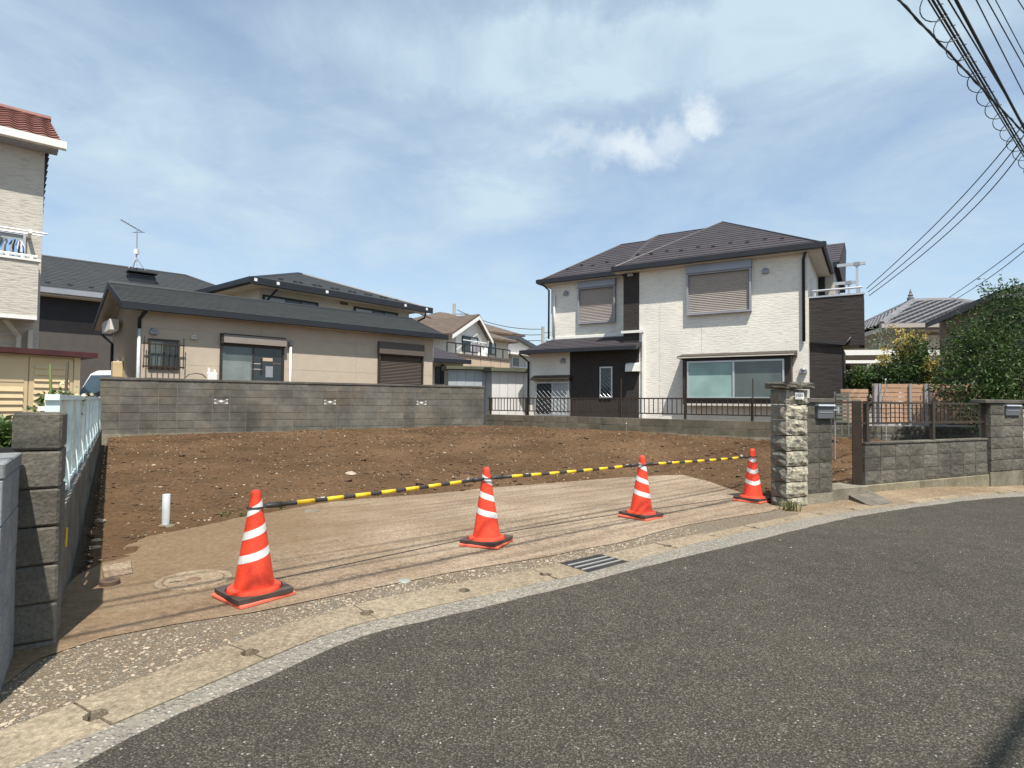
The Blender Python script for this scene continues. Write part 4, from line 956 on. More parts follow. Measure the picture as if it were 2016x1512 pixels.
def shutter(root, R_, y, mc, mf, boxh=.26, out=.13, closed=1.0, name='window_shutter', mbx=None):
    x0, x1, z0, z1 = R_; f = MB(); e = .05; frame4(f, x0, x1, z0, z1-boxh+.002, y-out+.03, y, e); w = f.build(name, mf, root)
    b = MB(); b.prism([(x0-.012, y-.003, z1-boxh), (x0-.012, y-.003, z1), (x0-.012, y-out+.01, z1), (x0-.012, y-out-.015, z1-boxh)], (x1-x0+.024, 0, 0)); b.build('shutter_box', mbx or mf, w)
    if closed:
        c = MB(); z = z1-boxh; p = .052; zz = z
        while zz > z1-boxh-(z1-boxh-z0-e)*closed+.005:
            zl_ = max(zz-p, z0+e); c.face([(x0+e, y-.035, zz), (x0+e, y-.060, (zz+zl_)/2), (x1-e, y-.060, (zz+zl_)/2), (x1-e, y-.035, zz)]); c.face([(x0+e, y-.060, (zz+zl_)/2), (x0+e, y-.035, zl_), (x1-e, y-.035, zl_), (x1-e, y-.060, (zz+zl_)/2)]); zz -= p
        c.build('shutter_curtain', mc, w)
    return w
def hood(root, p, r=.075, m_=None):
    mb = MB(); n = 10
    x, y, z = p
    prof = [(.0, r*1.05), (.35, r), (.75, r*.75), (.95, r*.35), (1.0, .001)]; 
    for i in range(len(prof)-1):
        for k in range(n):
            a0, a1 = math.pi*k/n, math.pi*(k+1)/n
            def P(t, rr, a): return (x+rr*math.cos(a), y-r*1.3*t, z+rr*math.sin(a))
            mb.face([P(*prof[i], a0), P(*prof[i], a1), P(*prof[i+1], a1), P(*prof[i+1], a0)])
    mb.box(x-r*1.03, x+r*1.03, y-r*1.0, y-.002, z-r*.9, z+.002); return mb.build('vent_hood', m_ or M_GREYM, root, smooth=False)
def lattice(root, R_, y, m_, pitch=.115, w=.012, both=False, par=None):
    x0, x1, z0, z1 = R_; H_ = z1-z0; L = x1-x0
    for sg in ((-1, 1) if both else (-1,)):
        c = -H_+pitch*.5
        while c < L:
            a, b = max(c, 0), min(c+H_, L)
            if b-a > .03:
                za, zb = (H_-(a-c), H_-(b-c)) if sg < 0 else (a-c, b-c); mb = MB(); mb.tube([(x0+a, y, z0+za), (x0+b, y, z0+zb)], w/2, 4); mb.build('lattice_bar', m_, par or root)
            c += pitch
# ================= the white and black house on the right
RH = Frame(1592, 19.3, (.799, -.602), .55)
rh = RH.thing('white_house', 'two storey house with cream ledge siding and black accents behind the low wall', 'house')
OV = .27; pe = RH.q(1618, 478, -OV); ze = pe.z; xr = pe.x; xlw = RH.q(1207, 531, -OV).x; xs0 = RH.q(1228, 600).x; xs1 = RH.q(1258.5, 600).x
YB = 8.0; half = 2.5
for _ in range(40): half += .4*(xr-RH.q(1422, 437, -OV+half).x-half)
print('RH', half, RH.o, RH.q(1621, 471, -OV), RH.q(1422, 437, -OV+half)); ap = RH.q(1422, 437, -OV+half); s_ = (ap.z-ze)/half; xm = xr-half; print('apex', half, s_, xm)
zw_ = ze-.10
MB().box(xs0, 0, 0, YB, -.3, zw_).build('wall', M_SID_W, rh, label='cream ledge siding of the right wing')
YL = .9; xL2 = RH.q(1085, 600, YL).x; xLo = RH.q(1040, 760, 0).x; xdk = RH.q(1122, 760, 0).x
# left wing plane: same slope, eave set back
pl_ = RH.q(1066, 552, YL-OV); zeL = pl_.z
MB().box(xL2, xs0-.003, YL, YB, -.3, zeL-.10).build('wall', M_SID_W, rh, label='cream ledge siding of the set back left wing')
MB().box(xs0-.004, xs1, -.016, .25, 2.2, zw_).build('accent_panel', M_SID_D, rh)
apx = V3(xm, -OV+half, ze+half*s_); bk_ = V3(xm, YB+OV, ze+half*s_)
roof(rh, [(V3(xlw, -OV, ze), V3(xr, -OV, ze), apx, apx), (V3(xr, -OV, ze), V3(xr, YB+OV, ze), V3(xm, YB-2, apx.z), apx), (V3(xlw, YB+OV, ze), V3(xlw, -OV, ze), apx, V3(xm, YB-2, apx.z)), (V3(xr, YB+OV, ze), V3(xlw, YB+OV, ze), V3(xm, YB-2, apx.z), V3(xm, YB-2, apx.z))], 17, M_RF_BR)
# left wing roof on one slope plane; its outline is read off the plane
nP = (0, -s_, 1); kP = zeL-s_*(YL-OV)
def onP(u, v): return RH.plane(u, v, nP, kP)
exL = RH.q(1062, 549, YL-OV).x
r0 = onP(1222, 482); r1 = onP(1303, 463); rr_ = onP(1271, 475)
yA = r0.y; zA = r0.z; hA = yA-(YL-OV); yB2 = r1.y; zB2 = r1.z; hB = yB2-(YL-OV)
Le = V3(exL, YL-OV, zeL); Lr = V3(xs0+.3, YL-OV, zeL); Ra = V3(r0.x, yA, zA); xk = rr_.x
roof(rh, [(Le, V3(xk, YL-OV, zeL), V3(xk, yA, zA), Ra), (V3(exL, YL-OV+2*hA, zeL), Le, Ra, Ra), (V3(xk, YL-OV+2*hA, zeL), V3(exL, YL-OV+2*hA, zeL), Ra, V3(xk, yA, zA)),
          (V3(xk-.0, YL-OV, zeL), V3(xm, YL-OV, zeL), V3(xm, yB2, zB2), V3(xk+(hB-hA)*.7, yB2, zB2)), (V3(xk-.01, yA, zA-.02), V3(xk, YL-OV, zeL), V3(xk+(hB-hA)*.7, yB2, zB2), V3(xk+(hB-hA)*.7, yB2, zB2)), (V3(xm, YL-OV+2*hB, zeL), V3(xk, YL-OV+2*hB, zeL), V3(xk+(hB-hA)*.7, yB2, zB2), V3(xm, yB2, zB2))], 15, M_RF_BR, name='left_roof')
ridge_caps(rh, [(V3(xlw, -OV, ze+.01), apx), (V3(xr, -OV, ze+.01), apx), (Le+V3(0, 0, .01), Ra), (Ra, V3(xk, yA, zA)), (V3(xk, yA, zA), V3(xk+(hB-hA)*.7, yB2, zB2)), (V3(xk+(hB-hA)*.7, yB2, zB2), V3(xm, yB2, zB2))], M_GUT, .03)
gutter(rh, V3(xlw-.03, -OV-.05, ze+.02), V3(xr+.06, -OV-.05, ze+.02), h=.15); gutter(rh, V3(xr+.05, -OV-.08, ze+.02), V3(xr+.05, 3.4, ze+.02), h=.15); gutter(rh, V3(exL-.03, YL-OV-.05, zeL+.02), V3(xlw+.1, YL-OV-.05, zeL+.02), h=.15); gutter(rh, V3(exL-.05, YL-OV-.08, zeL+.02), V3(exL-.05, 6, zeL+.02), h=.15)
MB().box(xlw+.02, xr-.02, -OV+.02, -.003, ze-.17, ze-.105).build('soffit', M_SOFF, rh); MB().box(.003, xr-.02, 0, 4, ze-.17, ze-.105).build('soffit', M_SOFF, rh)
MB().box(exL+.02, xlw+.4, YL-OV+.02, YL-.003, zeL-.17, zeL-.105).build('soffit', M_SOFF, rh); MB().box(exL+.02, xL2-.003, YL, 6, zeL-.17, zeL-.105).build('soffit', M_SOFF, rh)
sg = MB().box(-.055, .055, -.02, .02, 0, .05).mesh('snow_guard', M_GUT)
kR = ze+s_*OV
for u, v in ((1255,503),(1282,502),(1313,496),(1341,495),(1374,488),(1404,487),(1438,480),(1471,479),(1506,472),(1540,471)):
    p = RH.plane(u, v, (0, -s_, 1), kR); link('snow_guard', sg, rh, p+V3(0, 0, .0))
for u, v in ((1117,531),(1145,524),(1167,524),(1195,518)):
    p = onP(u, v); link('snow_guard', sg, rh, p)
# upper windows
shutter(rh, RH.rect(1352, 1479, 513, 617, -.10), -.002, M_SHUT, M_GREYM, boxh=.30, out=.16)
shutter(rh, RH.rect(1138, 1211, 549, 636, YL-.10), YL-.002, M_SHUT, M_GREYM, boxh=.27, out=.16)
for u, v, y in ((1507, 533, 0), (1582, 729, 0), (1242, 540, -.02), (1115, 577, YL), (1109, 710, 0)): hood(rh, RH.q(u, v, y), .085)
for px, y0_, y1_ in ((1381.5, 640, 694), (1299, 600, 820)):
    a = RH.q(px, y0_); b = RH.q(px, y1_); MB().box(a.x-.005, a.x+.005, -.0025, .0, b.z, a.z).build('siding_joint', M_SID_L, rh)
# bay window
bx0, bx1, bz0, bz1 = RH.rect(1343, 1557, 703, 797, -.45)
bay = MB(); bay.box(bx0, bx1, -.40, -.002, bz0, bz1); bw_ = bay.build('bay_window', M_BRN, rh)
mm = MB(); mm.prism([(bx0-.12, -.58, bz1+.003), (bx0-.12, -.58, bz1+.055), (bx0-.12, -.003, bz1+.17), (bx0-.12, -.003, bz1+.003)], (bx1-bx0+.24, 0, 0)); mm.build('bay_roof', M_BRN, bw_)
MB().box(bx0-.10, bx1+.10, -.595, -.582, bz1+.005, bz1+.035).build('roof_edge', M_SOFF, bw_)
wx0, wx1, wz0, wz1 = RH.rect(1352.5, 1544, 709, 785, -.45)
f = MB(); frame4(f, wx0, wx1, wz0, wz1, -.455, -.402, .045); xmid = RH.q(1444, 745, -.45).x; f.box(xmid-.025, xmid+.025, -.450, -.402, wz0+.045, wz1-.045); wf = f.build('sash_frame', M_ALU, bw_)
MB().box(wx0+.045, xmid-.025, -.418, -.408, wz0+.045, wz1-.045).build('frosted_pane', M_GL_G, bw_); MB().box(xmid+.025, wx1-.045, -.430, -.420, wz0+.045, wz1-.045).build('screened_pane', M_GL_G2, bw_)
MB().box(bx0+.1, bx1-.02, -.43, -.402, bz0-.03, bz0+.03).build('bay_sill', M_SOFF, bw_)
# ground floor lean-to
zle = RH.q(1190, 684, -.45).z; zlr = RH.q(1195, 664, YL).z; xA_ = RH.q(1030, 690, -.45).x; xB_ = RH.q(1259, 680, -.3).x-.01
MB().box(xLo, xdk-.003, 0, YL+4, -.3, zle-.02).build('lean_to_wall', M_SID_W, rh); MB().box(xdk, xs1-.0, -.012, YL-.004, -.3, zle-.02).build('lean_to_wall', M_SID_D, rh, label='dark brown ledge siding of the lean-to')
roof(rh, [(V3(xA_, -.45, zle), V3(xB_, -.45, zle), V3(xB_, YL-.005, zlr), V3(xL2, YL-.005, zlr)), (V3(xA_, 5.5, zle), V3(xA_, -.45, zle), V3(xL2-.005, YL, zlr), V3(xL2-.005, 5.5, zlr))], 7, M_RF_BR, name='lean_to_roof', thick=.07)
gutter(rh, V3(xA_-.03, -.5, zle+.02), V3(xB_, -.5, zle+.02), h=.12); gutter(rh, V3(xA_-.05, -.55, zle+.02), V3(xA_-.05, 5, zle+.02), h=.12)
MB().box(xL2, xs0-.01, YL-.03, YL-.004, zlr+.02, zlr+.10).build('flashing', M_WHT, rh)
# pipes
def pipe(pts, m_, r=.03, name='downpipe'): return MB().tube(pts, r, 8).build(name, m_, rh, smooth=True)
zz = RH.q(1245, 653, -.08).z; xp0 = RH.q(1223, 653, -.08).x; xp1 = RH.q(1266, 700, -.06).x
MB().box(xp0, xp1+.03, -.10, -.03, zz-.04, zz+.04).build('white_duct', M_WHT, rh); MB().box(xp1-.03, xp1+.03, -.075, -.005, -.2, zz-.045).build('white_downpipe', M_WHT, rh)
pipe([(xL2-.06, YL-.06, zlr+.05), (xL2-.06, YL-.06, zeL-.35), (exL+.1, YL-OV, zeL-.12)], M_GUT, .035); pipe([(xLo+.03, -.05, -.2), (xLo+.03, -.05, zle-.35), (xLo-.15, -.4, zle-.08)], M_GUT, .035)
pipe([(xL2+.16, YL-.05, zlr+.1), (xL2+.16, YL-.05, zeL-.55)], M_WHT, .04, 'vent_pipe'); pipe([(-.10, -.06, RH.q(1588, 672).z), (-.10, -.06, ze-.35), (-.02, -OV+.05, ze-.12)], M_GUT, .04)
# small windows of the lean-to
R1 = RH.rect(1054, 1120, 752, 818, -.12); window(rh, R1, -.10, M_ALU, [(0, .5, M_GL_D), (.5, 1, M_GL_C)], out=.02, depth=.10)
lattice(rh, (R1[0]+.04, R1[1]-.04, R1[2]+.03, R1[3]-.05), -.17, M_GREYM, .17, .009); x0, x1, za, zb = RH.rect(1046, 1122, 741, 748, -.2)
mm = MB(); mm.prism([(x0, -.30, za), (x0, -.30, za+.04), (x0, -.002, zb+.05), (x0, -.002, za)], (x1-x0, 0, 0)); mm.build('window_canopy', M_BRN, rh)
R2 = RH.rect(1181, 1206, 722, 783, -.03); window(rh, R2, -.03, M_ALU, [(0, 1, M_GL_D)], out=.03, depth=.04); lattice(rh, (R2[0]+.03, R2[1]-.03, R2[2]+.03, R2[3]-.03), -.075, M_ALU, .14, .010)
x0, x1, za, zb = RH.rect(1231, 1257, 714, 731, -.2); mm = MB(); mm.prism([(x0, -.013, za), (x0, -.22, za), (x0, -.20, zb-.06), (x0, -.10, zb), (x0, -.013, zb)], (x1-x0, 0, 0)); mm.build('vent_cover', M_WHT, rh)
# right side: balcony, dark pier, rear wing
yb = .30; bxr = RH.q(1701, 620, yb).x; bzt = RH.q(1650, 583, yb).z; bzb = RH.q(1650, 681, yb).z
MB().box(.004, bxr, yb, yb+.12, bzb, bzt).build('balcony_wall', M_SID_D, rh); MB().box(bxr-.12, bxr, yb+.122, yb+1.0, bzb, bzt).build('balcony_wall', M_SID_D, rh); MB().box(.004, bxr-.122, yb+.122, yb+1.0, bzb, bzb+.15).build('balcony_floor', M_SOFF, rh)
MB().box(.0, bxr+.02, yb-.02, yb+.14, bzt+.002, bzt+.045).build('balcony_cap', M_ALU, rh)
pr0, pr1 = RH.q(1597, 573, yb), RH.q(1703, 564, yb); MB().tube([(pr0.x, yb+.05, bzt+.20), (bxr-.03, yb+.05, bzt+.20)], .028, 8).build('hand_rail', M_ALU, rh)
for x in (.12, bxr*.5, bxr-.1): MB().box(x-.02, x+.02, yb+.03, yb+.07, bzt+.045, bzt+.18).build('rail_post', M_GREYM, rh)
MB().box(.003, .78, yb+.02, 3.0, -.3, bzb-.002).build('dark_pier', M_SID_D, rh)
for (u, v, y, xa, xb) in ((1687, 519, yb+.4, 1648, 1704), (1671, 556, yb+.9, 1643, 1690)):
    p = RH.q(u, v, y); a = RH.q(xa, v, y).x; b = RH.q(xb, v, y).x
    MB().box(p.x-.03, p.x+.03, y-.03, y+.03, bzt, p.z-.05).build('laundry_post', M_ALU, rh); MB().box(a, b, y-.035, y+.035, p.z-.045, p.z+.03).build('laundry_arm', M_ALU, rh); MB().box(p.x-.07, p.x+.07, y-.05, y+.05, p.z-.06, p.z+.04).build('arm_clamp', M_GREYM, rh)
pipe([(.02, yb-.04, RH.q(1590, 674, yb).z), (.85, yb-.04, RH.q(1625, 681, yb).z), (bxr-.3, yb-.05, RH.q(1692, 663, yb).z)], M_GUT, .03, 'balcony_drain')
yw = 3.6; wxr = RH.q(1641, 540, yw).x; zwr = RH.q(1630, 522, yw-.3).z
MB().box(.004, wxr, yw, YB, -.3, zwr).build('wall', M_SID_L, rh, label='cream wall of the rear wing'); x0, x1, za, zb = RH.rect(1610, 1624, 530, 582, yw); MB().box(x0, x1, yw-.04, yw-.002, za, zb).build('rear_door', M_SID_BK, rh)
er = RH.q(1651, 519, yw-.4).x; zr2 = RH.q(1630, 519, yw-.4).z; tp = RH.q(1634, 481, yw+1.6)
roof(rh, [(V3(.1, yw-.4, zr2), V3(er, yw-.4, zr2), V3(tp.x+.45, yw+1.6, tp.z), V3(.1, yw+1.6, tp.z)), (V3(er, yw-.4, zr2), V3(er, YB+.4, zr2), V3(tp.x+.45, YB-1.6, tp.z), V3(tp.x+.45, yw+1.6, tp.z)), (V3(er, YB+.4, zr2), V3(.1, YB+.4, zr2), V3(.1, YB-1.6, tp.z), V3(tp.x+.45, YB-1.6, tp.z))], 9, M_RF_BR, name='rear_roof')
gutter(rh, V3(.45, yw-.45, zr2+.02), V3(er+.03, yw-.45, zr2+.02), h=.15)
MB().box(.003, .10, .9, 1.25, bzt-.1, zw_-.6).build('side_window_frame', M_WHT, rh)
# ================= beige bungalow
BG = Frame(272, 19.0, (.737, .675/KY), .5)
bg_ = BG.thing('beige_bungalow', 'single storey beige house with dark slate gable roof behind the block wall', 'house')
XE = BG.q(852, 690).x; ov = .30; zb_e = BG.q(560, 628, -ov).z; ym_ = 1.95;  zrd = BG.q(500, 590.5, ym_).z; xg0 = BG.q(241, 598, -ov).x; xg1 = BG.q(879, 660, -ov).x; ym_ = BG.sx(213, 557, xg0).y; zrd = BG.q(500, 590.5, ym_).z; DB = 2*ym_+.1; print('bungalow', DB, ym_, zrd, BG.sx(187, 653, xg0).y, BG.sx(205, 620, xg0).y)
slp = (zrd-zb_e)/(ym_+ov); zwt = zb_e+slp*ov-.10
mb = MB(); mb.prism([(0, .012, -.3), (0, .012, zwt), (0, ym_, zwt+slp*ym_), (0, DB, zwt-slp*.4), (0, DB, -.3)], (XE, 0, 0)); mb.build('wall', M_SID_B, bg_)
zj1, zj2 = BG.q(430, 656).z, BG.q(430, 721.5).z; rowsz = [-.2, zj2-(zj1-zj2), zj2, zj1, zwt-.02]
for a, b in zip(rowsz[:-1], rowsz[1:]):
    for k in range(3): MB().box(XE*k/3+.003, XE*(k+1)/3-.003, 0, .0125, a+.003, b-.003).build('siding_panel', M_SID_B, bg_)
roof(bg_, [(V3(xg0, -ov, zb_e), V3(xg1, -ov, zb_e), V3(xg1, ym_, zrd), V3(xg0, ym_, zrd)), (V3(xg1, DB+.6, zrd-slp*(DB+.6-ym_)), V3(xg0, DB+.6, zrd-slp*(DB+.6-ym_)), V3(xg0, ym_, zrd), V3(xg1, ym_, zrd))], 16, M_RF_GR, thick=.09)
ridge_caps(bg_, [(V3(xg0, ym_, zrd+.0), V3(xg1, ym_, zrd+.0))], M_GUT, .05)
gutter(bg_, V3(xg0-.02, -ov-.05, zb_e+.02), V3(xg1+.02, -ov-.05, zb_e+.02), h=.17)
zbk = zrd-slp*(DB+.6-ym_); gutter(bg_, V3(xg0-.02, DB+.65, zbk+.02), V3(xg1, DB+.65, zbk+.02), h=.14)
for pa, pb_ in ((V3(xg0, -ov, zb_e-.1), V3(xg0, ym_, zrd-.1)), (V3(xg0, DB+.6, zbk-.1), V3(xg0, ym_, zrd-.1)), (V3(xg1-.03, -ov, zb_e-.1), V3(xg1-.03, ym_, zrd-.1))):
    mb = MB(); mb.prism([pa+V3(-.012, 0, -.07), pb_+V3(-.012, 0, -.07), pb_+V3(-.012, 0, .12), pa+V3(-.012, 0, .12)], (.03, 0, 0)); mb.build('barge_board', M_GUT, bg_)
mb = MB(); mb.prism([(xg0+.03, -ov, zb_e-.16), (xg0+.03, ym_, zrd-.16), (xg0+.03, DB+.55, zbk-.14), (xg0+.03, DB+.55, zbk-.12), (xg0+.03, ym_, zrd-.12), (xg0+.03, -ov, zb_e-.12)], (-xg0-.035, 0, 0)); mb.build('gable_soffit', M_SID_B, bg_)
MB().box(.0, XE, -ov+.02, -.003, zb_e-.165, zb_e-.115).build('soffit', M_SID_B, bg_)
def bpipe(pts, m_, r=.035, name='downpipe'): return MB().tube(pts, r, 8).build(name, m_, bg_, smooth=True)
bpipe([(-.03, -.05, -.2), (-.03, -.05, zb_e-.62)], M_PVC, .042); bpipe([(-.03, -.05, zb_e-.62), (-.03, -.05, zb_e-.36), (.1, -ov, zb_e-.1)], M_GUT, .045); bpipe([(XE+.03, .05, zb_e-1.0), (XE+.03, .05, zb_e-.3)], M_WHT, .04)
xp = BG.q(572, 710, -.07).x; bpipe([(xp, -.07, -.2), (xp, -.07, BG.q(572, 680, -.07).z)], M_WHT, .038, 'flue_pipe'); bpipe([(xp, -.07, BG.q(572, 682, -.07).z), (xp, -.07, BG.q(572, 671, -.07).z)], M_GREYM, .05, 'flue_cap')
for u, v, r in ((302, 652, .09), (381, 663.5, .075)): hood(bg_, BG.q(u, v), r, M_GREYM if u < 350 else M_SOFF)
R1 = BG.rect(291, 352, 668, 727); window(bg_, R1, -.002, M_BRN, [(0, .5, M_GL_G2), (.5, 1, M_GL_D)], out=.05, depth=-.0, e=.05)
gx0, gx1, gz0, gz1 = BG.rect(283, 361, 667, 726, -.16)
for z in (BG.q(320, 678, -.16).z, BG.q(320, 722, -.16).z): MB().box(gx0-.03, gx1+.03, -.17, -.15, z-.02, z+.02).build('grille_rail', M_BRN, bg_)
for k in range(8): x = gx0+(gx1-gx0)*k/7; MB().box(x-.011, x+.011, -.19, -.17, gz0-(.0 if k in (0, 7) else -.02), gz1+(.05 if k in (0, 7) else -.12)).build('grille_bar', M_BRN, bg_)
R2 = BG.rect(432, 558, 661, 757); x0, x1, za, zb = R2; w2 = window(bg_, (x0, x1, za-.3, zb-.30), -.002, M_BRN, [(0, .5, M_GL_C if False else M_GL_G2), (.5, 1, M_GL_D)], out=.06, depth=-.002, e=.06)
mb = MB(); mb.box(x0, x1, -.16, -.003, zb-.03, zb); mb.box(x0, x0+.06, -.16, -.003, zb-.30, zb-.03); mb.box(x1-.03, x1, -.16, -.003, zb-.30, zb-.03); mb.build('shutter_casing', M_BRN, w2)
mb = MB(); mb.prism([(x0+.063, -.004, zb-.295), (x0+.063, -.19, zb-.27), (x0+.063, -.16, zb-.033), (x0+.063, -.004, zb-.033)], (x1-x0-.066+.03, 0, 0)); mb.build('shutter_box', M_SHUTT, w2)
for k, (u, v, w_, h_, mm_) in enumerate(((520, 728, .22, .5, M_GL_C), (534, 712, .35, .25, M_TAN))):
    p = BG.q(u, v, .02); MB().box(p.x-w_/2, p.x+w_/2, -.003, .003, p.z-h_/2, p.z+h_/2).build('reflected_item', mm_, w2) if False else None
xm2 = (x0+x1)/2; zf = BG.q(490, 712).z
MB().box(x0+.08, xm2-.06, -.040, -.0385, za-.2, zf).build('curtain_film', glassmat('film_grey', (.16, .18, .17), .25), w2)
for u, v, w_, h_, c_ in ((515, 722, .06, .50, M_BLK), (506, 716, .32, .03, M_SHUT), (506, 727, .32, .03, M_SHUT), (527, 708, .30, .10, M_TAN), (530, 732, .22, .34, M_GREYM), (545, 716, .25, .05, M_SHUTB)):
    p = BG.q(u, v, -.04); MB().box(p.x-w_/2, p.x+w_/2, -.0375, -.036, p.z-h_/2, p.z+h_/2).build('interior_shelf', c_, w2)
R3 = BG.rect(743, 830, 676, 765); shutter(bg_, R3, -.002, M_SHUTB, M_BRN, boxh=.42, out=.16, name='closed_shutter', mbx=M_SHUTB)
p = BG.q(417, 738, -.1); mb = MB(); mb.box(p.x-.13, p.x+.13, -.2, -.02, p.z-.2, p.z+.06); gm = mb.build('gas_meter', M_WHT, bg_, bevel=.02); mb = MB(); mb.tube([(p.x-.08, -.1, p.z+.05), (p.x-.08, -.1, p.z+.2)], .035, 8); mb.tube([(p.x+.08, -.1, p.z+.05), (p.x+.08, -.1, p.z+.16)], .035, 8); mb.build('meter_pipe', M_WHT, gm)
pts = [BG.q(u, v, -.3) for u, v in ((364, 744), (372, 737), (386, 735), (398, 737), (406, 744))]; MB().tube(pts, .014, 6).build('bent_rail', M_BRN, bg_)
# the end wall: satellite-like box under the eave, conduit and back downpipe
sp = BG.sx(233, 720, -.1); MB().box(-.26, -.003, sp.y-.18, sp.y+.18, sp.z-.35, sp.z+.12).build('meter_cabinet', M_SHED, bg_, bevel=.02)
for k in range(4): sp2 = sp.y+.24+.05*k; MB().tube([(-.05, sp2, -.2), (-.05, sp2, sp.z-.1+.03*k), (-.10, sp.y+.1, sp.z+.15)], .018, 6).build('conduit', M_GREYM, bg_)
MB().tube([(-.04, DB-.15, -.2), (-.04, DB-.15, zbk-.6), (-.25, DB+.3, zbk-.3)], .04, 8).build('downpipe', M_GUT, bg_, smooth=True)
eb = [BG.sx(u, 638, xg0+.1) for u in (213, 198)]; MB().box(-.32, -.10, eb[0].y, eb[1].y, eb[0].z-.15, eb[0].z+.17).build('eave_box', M_WHT, bg_)
# ================= cream two storey house behind the bungalow
CR = Frame(505, 29.0, az(34), .5); cr_ = CR.thing('cream_house', 'cream rendered two storey house with low hip roof behind the bungalow', 'house')
o2 = .8; zc = CR.q(670, 577, -o2).z; xc0 = CR.q(496, 546, -o2).x; xc1 = CR.q(849, 605, -o2).x; hC = 4.6; tpc = CR.q(640, 549, -o2+hC); sC = (tpc.z-zc)/hC
MB().box(0, xc1-o2, 0, 2*hC-2*o2, -.3, zc-.02).build('wall', M_SID_CR, cr_)
qs, A, B = hipquads(xc0, xc1, -o2, -o2+2*hC, zc, sC); roof(cr_, qs, 12, M_RF_BR if False else M_RF_DK, thick=.12); ridge_caps(cr_, [(A, B), (V3(xc0, -o2, zc), A), (V3(xc1, -o2, zc), B)], M_GUT, .07)
gutter(cr_, V3(xc0, -o2-.06, zc+.03), V3(xc1, -o2-.06, zc+.03), h=.26, w=.16); gutter(cr_, V3(xc0-.06, -o2-.1, zc+.03), V3(xc0-.06, 2*hC-o2, zc+.03), h=.26, w=.16)
MB().box(xc0+.02, xc1-.02, -o2+.05, -.003, zc-.20, zc-.13).build('soffit', M_SID_CR, cr_); MB().box(xc0+.02, -.003, 0, 2*hC-o2, zc-.20, zc-.13).build('soffit', M_SID_CR, cr_)
for u0, u1, v0, v1 in ((516, 625, 588, 625), (696, 782, 610, 640)): window(cr_, CR.rect(u0, u1, v0, v1), -.002, M_GUT, [(0, .4, M_GL_C), (.4, .68, M_GL_D), (.68, 1, M_GL_G2)], out=.07, depth=0, e=.08)
x0, x1, za, zb = CR.rect(670, 684, 596, 600); MB().box(x0, x1, -.06, -.002, za, zb).build('vent_strip', M_SHUTB, cr_)
MB().tube([(.05, -.06, zc-1.8), (.05, -.06, zc-1.0), (.35, -o2, zc-.3)], .05, 8).build('downpipe', M_GUT, cr_); MB().tube([(xc1-o2-.05, -.06, zc-2.5), (xc1-o2-.05, -.06, zc-.9), (xc1-.35, -o2+.1, zc-.5), (xc1-.3, -o2+.1, zc-.25)], .05, 8).build('downpipe', M_GUT, cr_)
sg2 = MB().box(-.09, .09, -.03, .03, 0, .06).mesh('snow_guard', M_GUT)
for k in range(14):
    x = xc0+1.7+k*(xc1-xc0-3.0)/14+.2*(k % 2); link('snow_guard', sg2, cr_, (x, -o2+.9, zc+.9*sC))
for x in (.02, .95, 3.2, (xc1-xc0)*.8, xc1-xc0-.5): MB().box(xc0+x, xc0+x+.12, -o2-.16, -o2-.145, zc-.14, zc-.02).build('gutter_clip', M_WHT, cr_)
# ================= dark slate house
DK = Frame(77, 29.8, az(42), .4); dk_ = DK.thing('dark_house', 'charcoal and umber two storey house with black slate roof on the left', 'house')
zd = DK.q(140, 571, -.6).z; hD = 4.4; tpd = DK.q(240, 525, -.6+hD); sD = (tpd.z-zd)/hD; xd1 = DK.q(418, 600, -.6).x; zsp = DK.q(160, 634).z
rp = DK.q(366, 543, -.6+hD).x
MB().box(-6, xd1-.8, 0, 2*hD-1.2, zsp, zd-.02).build('wall', M_SID_BK, dk_, label='charcoal upper wall'); MB().box(-6, xd1-.8, .02, 2*hD-1.2, -.3, zsp-.003).build('wall', M_SID_BR, dk_, label='umber lower wall')
A, B = V3(-7, -.6+hD, zd+hD*sD), V3(rp, -.6+hD, zd+hD*sD); xe = rp+hD
roof(dk_, [(V3(-7, -.6, zd), V3(xe, -.6, zd), B, A), (V3(xe, -.6, zd), V3(xe, -.6+2*hD, zd), B, B), (V3(xe, -.6+2*hD, zd), V3(-7, -.6+2*hD, zd), A, B)], 22, M_RF_DK, thick=.14); ridge_caps(dk_, [(A, B), (V3(xe, -.6, zd), B)], M_GUT, .06)
gutter(dk_, V3(-7, -.66, zd+.0), V3(xe, -.66, zd+.0), M_GREYM, h=.22); MB().box(-6.9, xe-.1, -.58, -.003, zd-.30, zd-.2).build('soffit', M_SOFF, dk_)
for k in range(10): link('snow_guard', sg2, dk_, (-.6+k*.75, -.6+.55, zd+.55*sD+.0))
kD = zd+.6*sD
pv = DK.plane(280, 556, (0, -sD, 1), kD); mb = MB(); mb.prism([(pv.x-.55, pv.y-.1, pv.z-.05), (pv.x-.55, pv.y-.1, pv.z+.30), (pv.x-.55, pv.y+.5, pv.z+.45), (pv.x-.55, pv.y+.9, pv.z+.3)], (1.1, 0, 0)); vb_ = mb.build('roof_vent', M_GUT, dk_); MB().box(pv.x-.62, pv.x+.62, pv.y-.25, pv.y+.5, pv.z+.46, pv.z+.52).build('vent_cap', M_RF_DK, vb_)
pa = DK.q(268, 529, -.6+hD); zt_ = DK.q(268, 450, -.6+hD).z
an = thing('roof_antenna', 'television aerial on a mast on the dark roof ridge', 'antenna', DK.wor((pa.x, -.6+hD, zd+hD*sD)), 0)
h = zt_-(zd+hD*sD); MB().tube([(0, 0, .35), (0, 0, h)], .028, 6).build('mast', M_GREYM, an)
